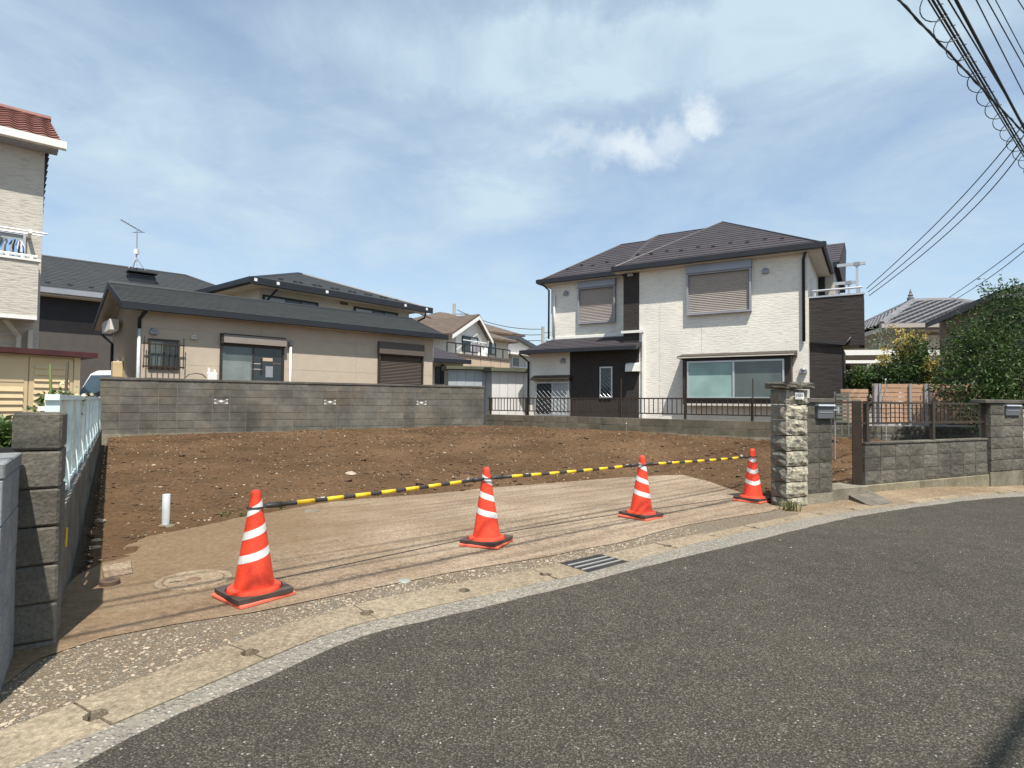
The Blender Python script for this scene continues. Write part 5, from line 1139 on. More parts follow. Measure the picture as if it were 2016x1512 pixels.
for sx_, sy_ in ((.35, .2), (-.35, .2), (.2, -.35), (-.2, -.3)): MB().tube([(sx_, sy_, -.05), (0, 0, .55)], .02, 5).build('stay_leg', M_GREYM, an)
MB().tube([(-.45, -.6, h+.28), (.15, .25, h-.12)], .03, 6).build('boom', M_GREYM, an)
for k in range(7):
    t_ = k/6; c = lerp(V3(-.45, -.6, h+.28), V3(.1, .18, h-.09), t_); MB().tube([c+V3(-.12, .08, 0), c+V3(.12, -.08, 0)], .010, 4).build('element', M_GREYM, an)
MB().tube([(-.3, .1, h-.16), (.45, -.1, h-.20)], .022, 5).build('reflector_bar', M_GREYM, an); MB().box(-.09, .09, -.09, .09, .75, 1.0).build('booster_box', M_WHT, an)
# ================= red tiled house at the left edge
RD = Frame(72, 15.5, az(42), .3); rd = RD.thing('red_tile_house', 'tall ledge sided house with red wave tile roof at the left edge', 'house')
zr_ = RD.q(90, 272, -.33).z; xr_ = RD.q(119, 280, -.33).x
MB().box(-6, 0, 0, 6, -.3, zr_-.12).build('wall', M_SID_L, rd)
def tile_plane(e0, e1, r1, r0, nr, nc, amp, lift, stag=0):
    mb = MB(); e0, e1, r1, r0 = map(Vector, (e0, e1, r1, r0)); nrm = (e1-e0).cross(r0-e0).normalized(); nrm = nrm if nrm.z > 0 else -nrm; K = 6
    for i in range(nr):
        ids = []; W_ = (e1-e0).length; ed = (e1-e0)/W_; t0_, t1_ = i/nr, (i+1)/nr
        def lim(t): return (lerp(e0, r0, t)-e0).dot(ed), (lerp(e1, r1, t)-e0).dot(ed)
        up_ = (r0-e0)-ed*(r0-e0).dot(ed)
        for j in range(nc*K+1):
            u = W_*j/(nc*K); w = amp*math.cos(2*math.pi*j/K+i*math.pi*stag); ua = min(max(u, lim(t0_)[0]), lim(t0_)[1]); ub = min(max(u, lim(t1_)[0]), lim(t1_)[1]); a = e0+ed*ua+up_*t0_+nrm*(w+lift); b = e0+ed*ub+up_*t1_+nrm*w; ids.append((mb.vert(a-nrm*(lift+.01)), mb.vert(a), mb.vert(b)))
        for p, q in zip(ids[:-1], ids[1:]): mb.idx((p[1], q[1], q[2], p[2])); mb.idx((p[0], q[0], q[1], p[1]))
    return mb
rt = RD.q(95, 236, 1.4); tile = tile_plane((-6, -.33, zr_), (xr_, -.33, zr_), (rt.x+.0, 1.4, rt.z), (-6, 1.4, rt.z), 9, 22, .022, .035).build('roof_tiles', M_RF_RED, rd); tile['kind'] = 'stuff'
mb = MB(); mb.prism([(-6, -.31, zr_-.05), (-6, 1.4, rt.z-.05), (-6, 3.2, zr_-.05)], (6+min(rt.x, xr_)-.02, 0, 0)); mb.build('roof_core', M_WHT, rd); ridge_caps(rd, [(V3(-6, 1.4, rt.z), V3(rt.x+.05, 1.4, rt.z))], M_RF_RED, .09, 'ridge_tile')
MB().box(-6, xr_+.10, -.48, -.33, zr_-.18, zr_-.02).build('gutter', M_WHT, rd); MB().box(-6, xr_-.03, -.33, -.003, zr_-.22, zr_-.12).build('soffit', M_GREYM, rd)
f0, f1 = RD.q(96, 295, .05).x, RD.q(74, 470, .05).x
mb = MB(); n = 16
for k in range(n):
    za_, zb_ = lerp(V3(0, 0, RD.q(80, 505, .05).z), V3(0, 0, zr_-.14), k/n).z, lerp(V3(0, 0, RD.q(80, 505, .05).z), V3(0, 0, zr_-.14), (k+1)/n).z; xx = lerp(V3(f1-.0, 0, 0), V3(f0, 0, 0), (k+.5)/n).x
    mb.prism([(.004, .05, za_), (xx-.01, .05, za_), (xx+.03, .05, zb_), (.004, .05, zb_)], (0, .3, 0))
mb.build('slate_return', M_RF_DK, rd)
yq = -.85; zt1 = RD.q(30, 510, yq).z; zb1 = RD.q(30, 622, yq).z; xq = RD.q(75, 560, yq).x
MB().box(-6, xq, yq, yq+.12, zb1, zt1).build('balcony_wall', M_SID_L, rd); MB().box(xq-.12, xq, yq+.122, -.003, zb1, zt1).build('balcony_wall', M_SID_L, rd); MB().box(-6, xq-.122, yq+.122, -.003, zb1, zb1+.14).build('balcony_floor', M_SOFF, rd)
MB().box(-6, xq+.03, yq-.03, yq+.15, zt1+.002, zt1+.05).build('balcony_cap', M_WHT, rd); MB().box(-6, xq, yq-.02, yq+.0-.002, zb1-.05, zb1+.02).build('drip_edge', M_WHT, rd)
zrr = RD.q(40, 500, yq).z; MB().tube([(-6, yq+.06, zrr), (xq-.02, yq+.06, zrr)], .025, 8).build('hand_rail', M_WHT, rd)
for px in (14, 44, 62): x = RD.q(px, 505, yq+.06).x; MB().box(x-.025, x+.025, yq+.03, yq+.09, zt1+.05, zrr).build('rail_post', M_WHT, rd)
for u0, v0, u1, v1, y in ((-40, 440, 94, 461, -.5), (-40, 447, 85, 465, -.38)):
    a, b = RD.q(u0, v0, y), RD.q(u1, v1, y); MB().tube([a, b], .016, 6).build('laundry_pole', M_ALU, rd)
p = RD.q(59, 456, -.45); MB().box(p.x-.03, p.x+.03, -.55, -.003, p.z-.05, p.z+.03).build('pole_bracket', M_WHT, rd)
x0, x1, za, zb = RD.rect(-60, 50, 452, 530, -.01); window(rd, (x0, x1, za, zb), -.002, M_ALU, [(0, .5, M_GL_D), (.5, 1, M_GL_C)], out=.06, depth=0)
MB().tube([(xq-.5, yq+.3, zb1-.05), (xq-.25, -.1, zb1-.35), (xq-.25, -.1, -.2)], .05, 8).build('downpipe', M_SOFF, rd); MB().box(xq-.10, xq-.02, -.2, -.004, -.2, zb1-.2).build('corner_post', M_SOFF, rd)
def garment(u, v0, v1, w, m_, lab, dx=.0):
    a = RD.q(u, v0, -.58); b = RD.q(u, v1, -.58); mb = MB(); nx_, nz_ = 6, 6
    for s in (0, 1):
        for j in range(nz_+1):
            for i in range(nx_+1):
                f = i/nx_-.5; g = j/nz_; ww = w*(.55+.5*min(1, g*2.2)) if g < .5 else w*(1.02-.05*g)
                mb.vert((f*ww+dx*g, .03*math.sin(f*17+g*3)+.018*s, (b.z-a.z)*g+(.03*math.cos(f*3) if j == 0 else 0)))
    n1_ = (nx_+1)*(nz_+1)
    for s in (0, 1):
        for j in range(nz_):
            for i in range(nx_):
                q = [s*n1_+j*(nx_+1)+i, s*n1_+j*(nx_+1)+i+1, s*n1_+(j+1)*(nx_+1)+i+1, s*n1_+(j+1)*(nx_+1)+i]; mb.idx(q if s == 0 else q[::-1])
    o = mb.build('hanging_shirt', m_, None, RD.wor(a), RD.rz, smooth=True); tag(o, lab, 'laundry', 'laundry on the red tiled house balcony')
garment(1, 469, 508, .42, mat('cloth_grey', (.10, .10, .11), .9), 'dark grey shirt at the left edge of the balcony laundry'); garment(14, 470, 509, .34, mat('cloth_greygreen', (.30, .36, .37), .9), 'pale grey green shirt next to the blue one on the balcony')
garment(24, 472, 512, .40, mat('cloth_blue', (.22, .38, .68), .9), 'light blue shirt hanging on the balcony'); garment(32, 474, 500, .26, mat('cloth_black', (.02, .02, .025), .9), 'black shirt right of the light blue one'); garment(39, 475, 496, .16, mat('cloth_white', (.72, .72, .74), .9), 'white towel at the right end of the balcony laundry')
# ------------------------------------------------------------------ sheds, far houses, vehicles
SH = Frame(155, 13.5, az(24), .2); sh = SH.thing('storage_shed', 'cream louvred garden shed with maroon roof left of the block wall', 'shed')
zs = SH.q(100, 700).z; MB().box(-3.2, -.0, .02, 1.0, -.2, zs).build('body', M_SHED, sh)
mb = MB(); mb.prism([(-3.4, -.18, zs+.0), (-3.4, -.18, zs+.09), (-3.4, 1.2, zs+.02), (-3.4, 1.2, zs-.06)], (3.62, 0, 0)); mb.build('roof', M_MAROON, sh)
MB().box(-.10, .0, -.02, .018, -.2, zs-.01).build('corner_post', M_SHED, sh)
xd = [SH.q(54, 760).x, -.11]; 
for k in range(3):
    x1_ = -.11-k*(xd[1]-xd[0]); x0_ = x1_-(xd[1]-xd[0])+.02; d = MB().box(x0_, x1_, -.005, .018, -.1, zs-.05).build('door_panel', M_SHED, sh)
    if k != 1:
        n = 11
        for i in range(n): zz = zs-.16-i*.115; m_ = MB(); m_.prism([(x0_+.07, -.006, zz), (x0_+.07, -.03, zz-.085), (x0_+.07, -.006, zz-.10)], (x1_-x0_-.14, 0, 0)); m_.build('louvre', M_SHED, d)
    else:
        MB().box(x0_+.06, x1_-.06, -.012, -.006, zs-.5, zs-.09).build('door_inset', M_SHED, d)
        for i in range(8): zz = zs-.58-i*.115; m_ = MB(); m_.prism([(x0_+.07, -.006, zz), (x0_+.07, -.03, zz-.085), (x0_+.07, -.006, zz-.10)], (x1_-x0_-.14, 0, 0)); m_.build('louvre', M_SHED, d)
# parked van between shed and bungalow
VN = Frame(198, 20.3, (.93, -.36), .35); 
vt = thing('parked_van', 'white minivan parked between the cream shed and the bungalow', 'van', VN.wor((-.75, 0, 0)), VN.rz)
zv = VN.q(185, 725).z
body = MB(); body.prism([(-.75, 0, .25), (-.75, -.02, .95), (-.72, .35, 1.02), (-.72, .75, zv-.12), (-.68, .95, zv), (-.68, 3.6, zv), (-.74, 3.75, .3)], (1.5, 0, 0)); body.build('body', M_CARW, vt, bevel=.04)
g = MB(); g.face([(-.64, .335, 1.05), (.64, .335, 1.05), (.60, .70, zv-.16), (-.60, .70, zv-.16)]); g.build('windscreen', glassmat('van_glass', (.03, .05, .065)), vt)
for s in (-1, 1):
    MB().box(s*.752, s*.756, .8, 2.2, 1.05, zv-.22).build('side_window', M_GL_D, vt); MB().box(s*.45-.14, s*.45+.14, -.035, .0, .62, .85).build('headlight', M_GL_C, vt)
    for y in (.55, 3.0):
        w = MB(); w.tube([(s*.60, y, .28), (s*.76, y, .28)], .28, 18); ww = w.build('wheel', M_BLK, vt); r_ = MB(); r_.tube([(s*.755, y, .28), (s*.768, y, .28)], .17, 14); r_.build('rim', M_ALU, ww)
MB().box(-.72, .72, -.045, -.0, .28, .48).build('bumper', M_CARW, vt); MB().box(-.3, .3, -.035, -.0, .55, .72).build('grille', M_BLK, vt); MB().tube([(-.3, .33, 1.06), (.1, .36, 1.12), (.3, .45, 1.25)], .012, 5).build('wiper', M_BLK, vt)
for s in (-1, 1): MB().box(s*.78-.07, s*.78+.07, .62, .72, 1.05, 1.25).build('mirror', M_BLK, vt)
# sheet metal sheds in the back corner
def sheetshed(name, lab, px0, Y0, e, px1, ytop, depth, m_, pw, roofm, oh):
    fr = Frame(px0, Y0, e, .5); t = fr.thing(name, lab, 'shed', 'sheet metal sheds in the back corner'); x1 = fr.q(px1, 770).x; zt_ = fr.q((px0+px1)/2, ytop).z
    MB().box(.02, x1-.0, .03, depth, -.3, zt_-.01).build('frame', M_GREYM, t); n = max(2, round(x1/pw)); pm_ = MB().box(0, x1/n-.012, 0, .028, -.3, zt_-.02).mesh('wall_sheet', m_)
    for k in range(n): link('wall_sheet', pm_, t, (k*x1/n+.006, random.uniform(0, .006), 0))
    mb = MB(); mb.prism([(-.1, -.25, zt_+.0), (-.1, -.25, zt_+oh), (-.1, depth+.2, zt_+oh+.12), (-.1, depth+.2, zt_+.05)], (x1+.2, 0, 0)); mb.build('roof', roofm, t); return fr, t
sheetshed('metal_shed', 'grey sheet metal shed with olive roof behind the block wall end', 882, 28.5, (.97, .24), 967, 727.5, 2.0, M_CORR, .32, M_OLIVE, .12)
sheetshed('metal_shed', 'whitish sheet metal shed between the grey one and the white house', 968, 27.6, (.93, .37), 1046, 732, 2.0, M_CORW, .30, M_OLIVE, .14)
# house roof behind the bungalow end
HB = Frame(858, 36, az(50), .5); hb = HB.thing('eave_annex', 'low annex with dark eave roof showing past the bungalow end', 'house')
zh = HB.q(890, 708, -.5).z; x1 = HB.q(912, 720).x; MB().box(-2, x1, 0, 4, -.3, zh-.02).build('wall', M_SID_CR, hb); xe1 = HB.q(924, 707, -.6).x; rt_ = HB.q(857, 683, 2.2)
roof(hb, [(V3(-3, -.6, zh), V3(xe1, -.6, zh), V3(rt_.x, 2.2, rt_.z), V3(-3, 2.2, rt_.z)), (V3(xe1, -.6, zh), V3(xe1, 4.8, zh), V3(rt_.x, 2.2, rt_.z), V3(rt_.x, 2.2, rt_.z))], 8, M_RF_BR, thick=.15); gutter(hb, V3(-3, -.68, zh+.02), V3(xe1+.05, -.68, zh+.02), h=.2)
window(hb, HB.rect(856, 868, 722, 756), -.002, M_GUT, [(0, 1, M_GL_D)], out=.06, depth=0); x0, x1_, za, zb = HB.rect(868, 873, 718, 756); MB().box(x0, x1_, -.08, -.002, za, zb).build('door_post', M_BLK, hb)
x0, x1_, za, zb = HB.rect(874, 881, 722, 756); MB().box(x0, x1_, -.05, -.002, za, zb).build('door', M_TAN, hb)
# far house with front gable
FG = Frame(896, 45, az(30), .5); fg = FG.thing('gable_house', 'far white house with brown front gable and laundry balcony', 'house')
xg = FG.q(962, 690).x; zge = FG.q(893, 653).z; pk = FG.q(933, 619); xe0, xe1 = FG.q(889, 653, -.4).x, FG.q(969, 665, -.4).x; zk_ = pk.z; D_ = 9
mb = MB(); mb.prism([(0, 0, -.3), (xg, 0, -.3), (xg, 0, zge), (pk.x, 0, zk_-.12), (0, 0, zge)], (0, D_, 0)); mb.build('wall', M_SID_WH, fg)
lowz = zk_-(zk_-zge)*1.12
roof(fg, [(V3(xe0, D_, lowz), V3(xe0, -.45, lowz), V3(pk.x, -.45, zk_), V3(pk.x, D_, zk_)), (V3(xe1, -.45, lowz), V3(xe1, D_, lowz), V3(pk.x, D_, zk_), V3(pk.x, -.45, zk_))], 14, M_RF_TN, thick=.12)
for a, b in ((V3(xe0, -.47, lowz), V3(pk.x, -.47, zk_)), (V3(xe1, -.47, lowz), V3(pk.x, -.47, zk_))): mb = MB(); mb.prism([a+V3(0, 0, -.36), b+V3(0, 0, -.36), b+V3(0, 0, -.14), a+V3(0, 0, -.14)], (0, -.04, 0)); mb.build('barge_board', M_WHT, fg)
wg2 = FG.q(1001, 690, 2.0).x; zw2 = FG.q(985, 668, 1.6).z; MB().box(xg+.003, wg2, 2.0, D_, -.3, zw2).build('wall', M_SID_CR, fg, label='cream side wing')
roof(fg, [(V3(xg-1, 1.4, zw2), V3(wg2+.5, 1.4, zw2), V3(xg+.6, 5.5, zw2+1.7), V3(xg-1, 5.5, zw2+1.7)), (V3(wg2+.5, 1.4, zw2), V3(wg2+.5, D_, zw2), V3(xg+.6, 5.5, zw2+1.7), V3(xg+.6, 5.5, zw2+1.7))], 9, M_RF_TN, thick=.12, name='wing_roof')
window(fg, FG.rect(909, 940, 663, 694), -.002, M_GUT, [(0, .5, M_GL_D), (.5, 1, M_GL_C)], out=.06, depth=0, e=.07); window(fg, FG.rect(959, 976, 675, 698, 1.9), 1.95, M_GUT, [(0, .5, M_GL_D), (.5, 1, M_GL_C)], out=.06, depth=0, e=.06)
x0, x1_, za, zb = FG.rect(880, 1004, 700, 726, -1.6)
for k in range(6): MB().box(x0+(x1_-x0)*k/6+.03, x0+(x1_-x0)*(k+1)/6-.03, -1.6, -1.5, za-.6, zb-.15).build('balcony_panel', M_TAN, fg)
MB().box(x0, x1_, -1.66, -1.4, zb-.14, zb).build('balcony_beam', M_SHUTB, fg); MB().box(x0+.02, x1_-.02, -1.49, -.003, zb-.5, zb-.2).build('balcony_floor', M_SOFF, fg)
MB().box(x0, x1_, -1.62, -1.55, zb+.55, zb+.62).build('balcony_rail', M_BLK, fg)
for k in range(9): x = x0+(x1_-x0)*k/8; MB().box(x-.03, x+.03, -1.61, -1.56, zb, zb+.55).build('rail_post', M_BLK, fg)
MB().tube([FG.q(912, 669, -.9), FG.q(958, 676, -.9)], .03, 5).build('laundry_pole', M_WHT, fg)
def farcloth(u, v0, v1, w, m_, lab):
    a, b = FG.q(u, v0, -1.2), FG.q(u, v1, -1.2); mb = MB()
    for i in range(6):
        x, X_ = -w/2+w*i/6, -w/2+w*(i+1)/6; y0, y1 = .05*math.sin(i*2.1), .05*math.sin((i+1)*2.1); mb.prism([(x, y0, b.z-a.z), (X_, y1, b.z-a.z), (X_, y1, 0), (x, y0, 0)], (0, .03, 0))
    tag(mb.build('hanging_cloth', m_, None, FG.wor(a), FG.rz), lab, 'laundry', 'laundry on the far gable house balcony')
farcloth(938, 676, 693, .85, mat('cloth_mauve', (.26, .24, .27), .9), 'grey mauve sheet drying on the far gable house balcony'); farcloth(958, 683, 696, .45, bpy.data.materials['cloth_white'], 'white and blue cloth drying right of the mauve sheet')
# brown roof behind it
TB = Frame(828, 62, az(40), .5); tb_ = TB.thing('brown_roof_house', 'brown hip roofed house peeking behind the gable house', 'house')
pkk = TB.q(866, 614, 4); zt0 = TB.q(820, 634, 0).z; MB().box(-1, 12, .5, 8, -.3, zt0).build('wall', M_SID_CR, tb_); xa = TB.q(818, 636, 0).x
roof(tb_, [(V3(xa, 0, zt0), V3(13, 0, zt0), V3(pkk.x+1, 4, pkk.z), V3(pkk.x, 4, pkk.z)), (V3(xa, 8.5, zt0), V3(xa, 0, zt0), V3(pkk.x, 4, pkk.z), V3(pkk.x, 4, pkk.z)), (V3(13, 0, zt0), V3(13, 8.5, zt0), V3(pkk.x+1, 4, pkk.z), V3(pkk.x+1, 4, pkk.z))], 10, M_RF_TN, thick=.15)
# far grey gable house
GG = Frame(1000, 58, az(35), .5); gg = GG.thing('grey_gable_house', 'far grey gabled house left of the white house', 'house')
xg = GG.q(1046, 690).x; pk = GG.q(1012, 664); zg0 = GG.q(1000, 672).z; z9 = GG.q(1046, 682).z
pkx = pk.x; mb = MB(); mb.prism([(-2.5, 0, -.3), (xg, 0, -.3), (xg, 0, z9), (pkx, 0, pk.z-.15), (-2.5, 0, z9-.1)], (0, 8, 0)); mb.build('wall', M_SID_GR, gg)
roof(gg, [(V3(xg+.6, -.5, z9-.1), V3(xg+.6, 8, z9-.1), V3(pkx, 8, pk.z+.1), V3(pkx, -.5, pk.z+.1)), (V3(-3, 8, z9-.1), V3(-3, -.5, z9-.1), V3(pkx, -.5, pk.z+.1), V3(pkx, 8, pk.z+.1))], 8, M_RF_GY2, thick=.25)
roof(gg, [(V3(xg-.5, 4.5, z9+.6), V3(xg+4, 4.5, z9+.6), V3(xg+3, 7.5, z9+2.0), V3(xg-1.5, 7.5, z9+2.0))], 6, M_RF_GY2, thick=.2, name='wing_roof')
window(gg, GG.rect(1007, 1035, 703, 724), -.002, M_ALU, [(0, .5, M_GL_G2), (.5, 1, M_GL_C)], out=.06, depth=0, e=.08); MB().box(-2, xg, -1.0, -.004, GG.q(1020, 701).z, GG.q(1020, 701).z+.15).build('balcony_ledge', M_WHT, gg)
# house with grey tiled hip roof on the right
TH = Frame(1736, 28, (.968, -.25), .4); th = TH.thing('tiled_roof_house', 'house with grey diamond tiled hip roof behind the yellow shrub', 'house')
zt1 = TH.q(1800, 637, -.5).z; hT = 3.6; pT = TH.q(1800, 593, -.5+hT); LT = 7.5; x0 = TH.q(1736, 636, -.5).x
MB().box(x0+.5, LT-.5, 0, 2*hT-1, -.3, zt1-.02).build('wall', mat('tan_render', (.40, .35, .28), .85, .06), th)
pL = V3(x0+hT*.72, -.5+hT, pT.z); pR = V3(LT-hT, -.5+hT, pT.z)
tl = tile_plane((x0, -.5, zt1), (LT, -.5, zt1), pR, pL, 14, 22, .03, .05, .5).build('roof_tiles', M_RF_GY, th); tl['kind'] = 'stuff'
t2 = tile_plane((x0, 2*hT-.5, zt1), (x0, -.5, zt1), pL, pL, 14, 20, .03, .05, .5).build('roof_tiles', M_RF_GY, th); t2['kind'] = 'stuff'
mb = MB(); mb.face([(LT, 2*hT-.5, zt1), (x0, 2*hT-.5, zt1), pL, pR]); mb.face([(LT, -.5, zt1), (LT, 2*hT-.5, zt1), pR]); mb.build('roof_back', M_RF_GY, th)
ridge_caps(th, [(V3(x0, -.5, zt1), pL), (V3(LT, -.5, zt1), pR), (pL, pR), (V3(x0, 2*hT-.5, zt1), pL)], M_RF_GY, .13, 'ridge_tile')
MB().box(x0-.05, LT, -.62, -.45, zt1-.16, zt1).build('gutter', M_SHUT, th); MB().box(x0, LT, -.44, -.003, zt1-.26, zt1-.12).build('soffit', M_SOFF, th); MB().box(x0, x0+.5, .0, 2*hT-1, zt1-.28, zt1-.12).build('soffit', M_SOFF, th)
MB().lathe([(.13, -.1), (.14, .06), (.08, .10), (.11, .17), (.05, .25), (.06, .29), (.001, .46)], 10, tuple(pL+V3(-.1, 0, .1))).build('roof_finial', M_RF_GY, th)
window(th, TH.rect(1822, 1850, 660, 694), -.002, M_SOFF, [(0, .5, M_SOFF), (.5, 1, M_SOFF)], out=.05, depth=0); MB().box(TH.q(1815, 700).x, LT-.5, -.5, -.004, TH.q(1830, 702).z, TH.q(1830, 691).z).build('balcony_front', M_SID_WH, th)
window(th, TH.rect(1818, 1840, 703, 730), -.002, M_GUT, [(0, 1, M_GL_D)], out=.05, depth=0)
# corner of the neighbouring house at the right edge
RE = Frame(1988, 19.5, (.9, -.43), .3); re_ = RE.thing('eave_corner_house', 'grey tiled eave and brown wall corner at the right edge', 'house')
ze_ = RE.q(1975, 573, -.6).z; MB().box(0, 5, 0, 6, -.3, ze_+.1).build('wall', mat('taupe_render', (.22, .185, .16), .85, .08), re_)
xe_ = RE.q(1963, 573, -.6).x; tz = RE.q(2016, 552, .6).z
roof(re_, [(V3(xe_, -.6, ze_), V3(6, -.6, ze_), V3(6, 2.4, ze_+1.1), V3(xe_+3, 2.4, ze_+1.1)), (V3(xe_, 6, ze_), V3(xe_, -.6, ze_), V3(xe_+3, 2.4, ze_+1.1), V3(xe_+3, 2.4, ze_+1.1))], 9, M_RF_GY2, thick=.18); MB().box(xe_+.1, 5, -.5, -.003, ze_-.26, ze_-.19).build('soffit', M_SHUTB, re_)
# carport right of the white house
CP = Frame(1636, 23.5, (.97, -.24), .55); cpt = CP.thing('carport', 'white framed carport between the white house and the garden', 'carport')
zc1 = CP.q(1690, 689).z; zc0 = CP.q(1690, 699).z; zd1 = CP.q(1690, 709).z; zd0 = CP.q(1690, 715).z; xc = CP.q(1775, 700).x
MB().box(-.05, xc, 0, .12, zc0, zc1).build('front_beam', M_WHT, cpt); MB().box(-.02, .06, .02, .10, -.3, zc0-.003).build('post', M_WHT, cpt); MB().box(.08, xc, .03, .11, zd0, zd1).build('lower_beam', M_WHT, cpt)
MB().box(-.05, xc, .122, 4.5, zc1-.12, zc1-.08).build('roof_panel', M_SHUT, cpt)
for k in range(4): MB().box(-.02, xc-.1, .8+k, .88+k, zc1-.22, zc1-.125).build('rafter', M_WHT, cpt)
MB().box(.0, .08, 4.3, 4.38, -.3, zc1-.13).build('post', M_WHT, cpt); MB().box(xc-.1, xc-.02, 4.3, 4.38, -.3, zc1-.13).build('post', M_WHT, cpt); MB().box(xc-.1, xc-.02, .02, .1, -.3, zc0-.003).build('post', M_WHT, cpt)
CW = Frame(1648, 26.5, (.95, -.3), .5); cw = CW.thing('garage_wall', 'pale wall with wall lamp under the carport', 'wall'); MB().box(-1.2, 4.6, 0, .2, -.3, 2.6).build('panel', M_SID_GR, cw)
MB().box(.1, .4, -.2, -.004, CW.q(1655, 728).z, CW.q(1655, 721).z).build('lamp', M_BLK, cw); MB().tube([CW.q(1646, 738, -.1), CW.q(1664, 738, -.1)], .05, 6).build('lamp_arm', M_BLK, cw); x = CW.q(1652, 745, -.12); MB().box(x.x-.1, x.x+.12, -.25, -.05, x.z-.25, x.z+.1).build('lantern', M_BLK, cw)
# ------------------------------------------------------------------ utility poles and cables
def upole(px, Y, ytop, lab, arms):
    b = at(px, 790, Y); zt_ = at(px, ytop, Y).z; t = thing('utility_pole', lab, 'utility pole', (b.x, b.y, .3), 0, 'utility poles far behind'); h = zt_-.3
    MB().tube([(0, 0, 0), (0, 0, h)], [.22, .16], 10).build('shaft', M_POLE, t)
    for z, L in arms: MB().box(-.15, L, -.09, .0, h-z-.06, h-z+.06).build('cross_arm', M_GREYM, t); MB().tube([(L*.9, 0, h-z), (.1, 0, h-z-.6)], .04, 5).build('brace', M_GREYM, t)
    MB().tube([(.5, -.25, h-2.3), (.5, -.25, h-1.4)], .26, 10).build('transformer', M_GREYM, t)
upole(892, 75, 598, 'far concrete utility pole above the brown roofs', [(1.1, 1.6)]); upole(1068, 70, 643, 'far concrete utility pole beside the white house', [(.6, 1.3), (1.8, 1.4)])
def wire(name, pts, r, lab, grp, m_=None):
    o = MB().tube(pts, r, 6).build(name, m_ or M_WIRE, None, smooth=True); return tag(o, lab, 'cable', grp)
def span(a, b, back, fwd, sag, n=24):
    a, b = Vector(a), Vector(b); d = b-a; p0, p1 = a-d*back, b+d*fwd; p0.z += 0; out = []
    for k in range(n+1):
        t = k/n; p = lerp(p0, p1, t); p.z -= sag*4*t*(1-t)*.0; out.append(p)
    return out
def zY(px, py, z): d = ray(px, py); t = (z-CAM_H)/d.z; return Vector((d.x*t, d.y*t, z))
G1 = 'overhead cables crossing the upper right sky'
W_A = span(zY(1770, 0, 5.0), zY(2016, 262, 5.0), 4.2, 3, 0); wire('twisted_cable', W_A, .011, 'leftmost black twisted cable in the upper right sky', G1)
tw = MB(); n = 420
tw.tube([lerp(W_A[0], W_A[-1], k/n)+Vector((math.cos(k*.9), 0, math.sin(k*.9)))*.012 for k in range(n+1)], .007, 4); w2 = tw.build('strand', M_WIRE, bpy.data.objects['twisted_cable'])
a, b = zY(1836, 0, 5.3), zY(2016, 300, 5.3); W_B = span(a, b, 3.6, 3, 0); cb_ = wire('cable_bundle', W_B, .012, 'cable bundle wrapped in looping hanger wire, upper right', G1)
MB().tube([p+Vector((.032, 0, .025)) for p in W_B], .010, 6).build('second_cable', M_WIRE, cb_); MB().tube([p+Vector((-.03, 0, -.02)) for p in W_B], .008, 6).build('third_cable', M_WIRE, cb_)
L_ = (W_B[-1]-W_B[0]).length; d_ = (W_B[-1]-W_B[0]).normalized(); s_2 = d_.cross(V3(0, 0, 1)).normalized(); n = int(L_/.5*14); hel = []
for k in range(n+1): t = k/14*.5; a_ = 2*math.pi*k/14; hel.append(W_B[0]+d_*t+s_2*(math.cos(a_)*.085-.03)+V3(0, 0, math.sin(a_)*.08-.05))
MB().tube(hel, .0055, 4).build('hanger_coil', M_WIRE, cb_)
for k in range(int(L_/.5)): c = W_B[0]+d_*(k*.5); MB().tube([c, c+s_2*-.04+V3(.0, 0, .10), c+V3(.03, 0, .10)], .006, 4).build('hanger_clip', M_WIRE, cb_)
wire('power_cable', span(zY(1882, 0, 6.2), zY(2018, 256, 6.2), 2.5, 2, 0), .019, 'thick black cable right of the looped bundle', G1); wire('power_cable', span(zY(1867, 0, 6.3), zY(2013, 242, 6.3), 2.5, 2, 0), .010, 'thin cable tight beside the thick black cable', G1)
wire('power_cable', span(zY(1922, 0, 8.5), zY(2016, 186, 8.5), 1.8, 2, 0), .011, 'thin wire second from the right bundle in the sky corner', G1); wire('power_cable', span(zY(1943, 0, 8.8), zY(2016, 131, 8.8), 1.8, 2, 0), .011, 'thin wire third in the sky corner', G1); wire('power_cable', span(zY(1960, 0, 9.0), zY(2016, 106, 9.0), 1.8, 2, 0), .009, 'faint wire fourth in the sky corner', G1); wire('power_cable', span(zY(2004, 0, 9.0), zY(2017, 20, 9.0), 6, 6, 0), .009, 'short wire in the very corner of the sky', G1)
o_ = Vector((-lx*7.1/math.tan(SUN_EL), -ly*7.1/math.tan(SUN_EL), 7.1)); wire('power_cable', span(onz(1950, 1512)+o_, onz(2030, 1400)+o_, 12, 30, 0), .036, 'thick cable passing high over the road', G1)
def curve3(pts, n=20):
    pts = [at(*p) for p in pts]; out = []
    for k in range(n+1):
        t = k/n; out.append(pts[0]*(2*(t-.5)*(t-1))+pts[1]*(-4*t*(t-1))+pts[2]*(2*t*(t-.5)))
    return out
for i, (a, m_, b) in enumerate((((1706, 568, 19.7), (1868, 415, 15.5), (2030, 224, 11.6)), ((1709, 575, 19.7), (1878, 428, 15.5), (2030, 245, 11.6)), ((1711, 582, 19.7), (1886, 440, 15.5), (2030, 268, 11.6)))):
    wire('service_wire', curve3((a, m_, b)), .010, ('upper', 'middle', 'lower')[i]+' of three service wires sagging to the balcony corner', 'service wires to the white house')
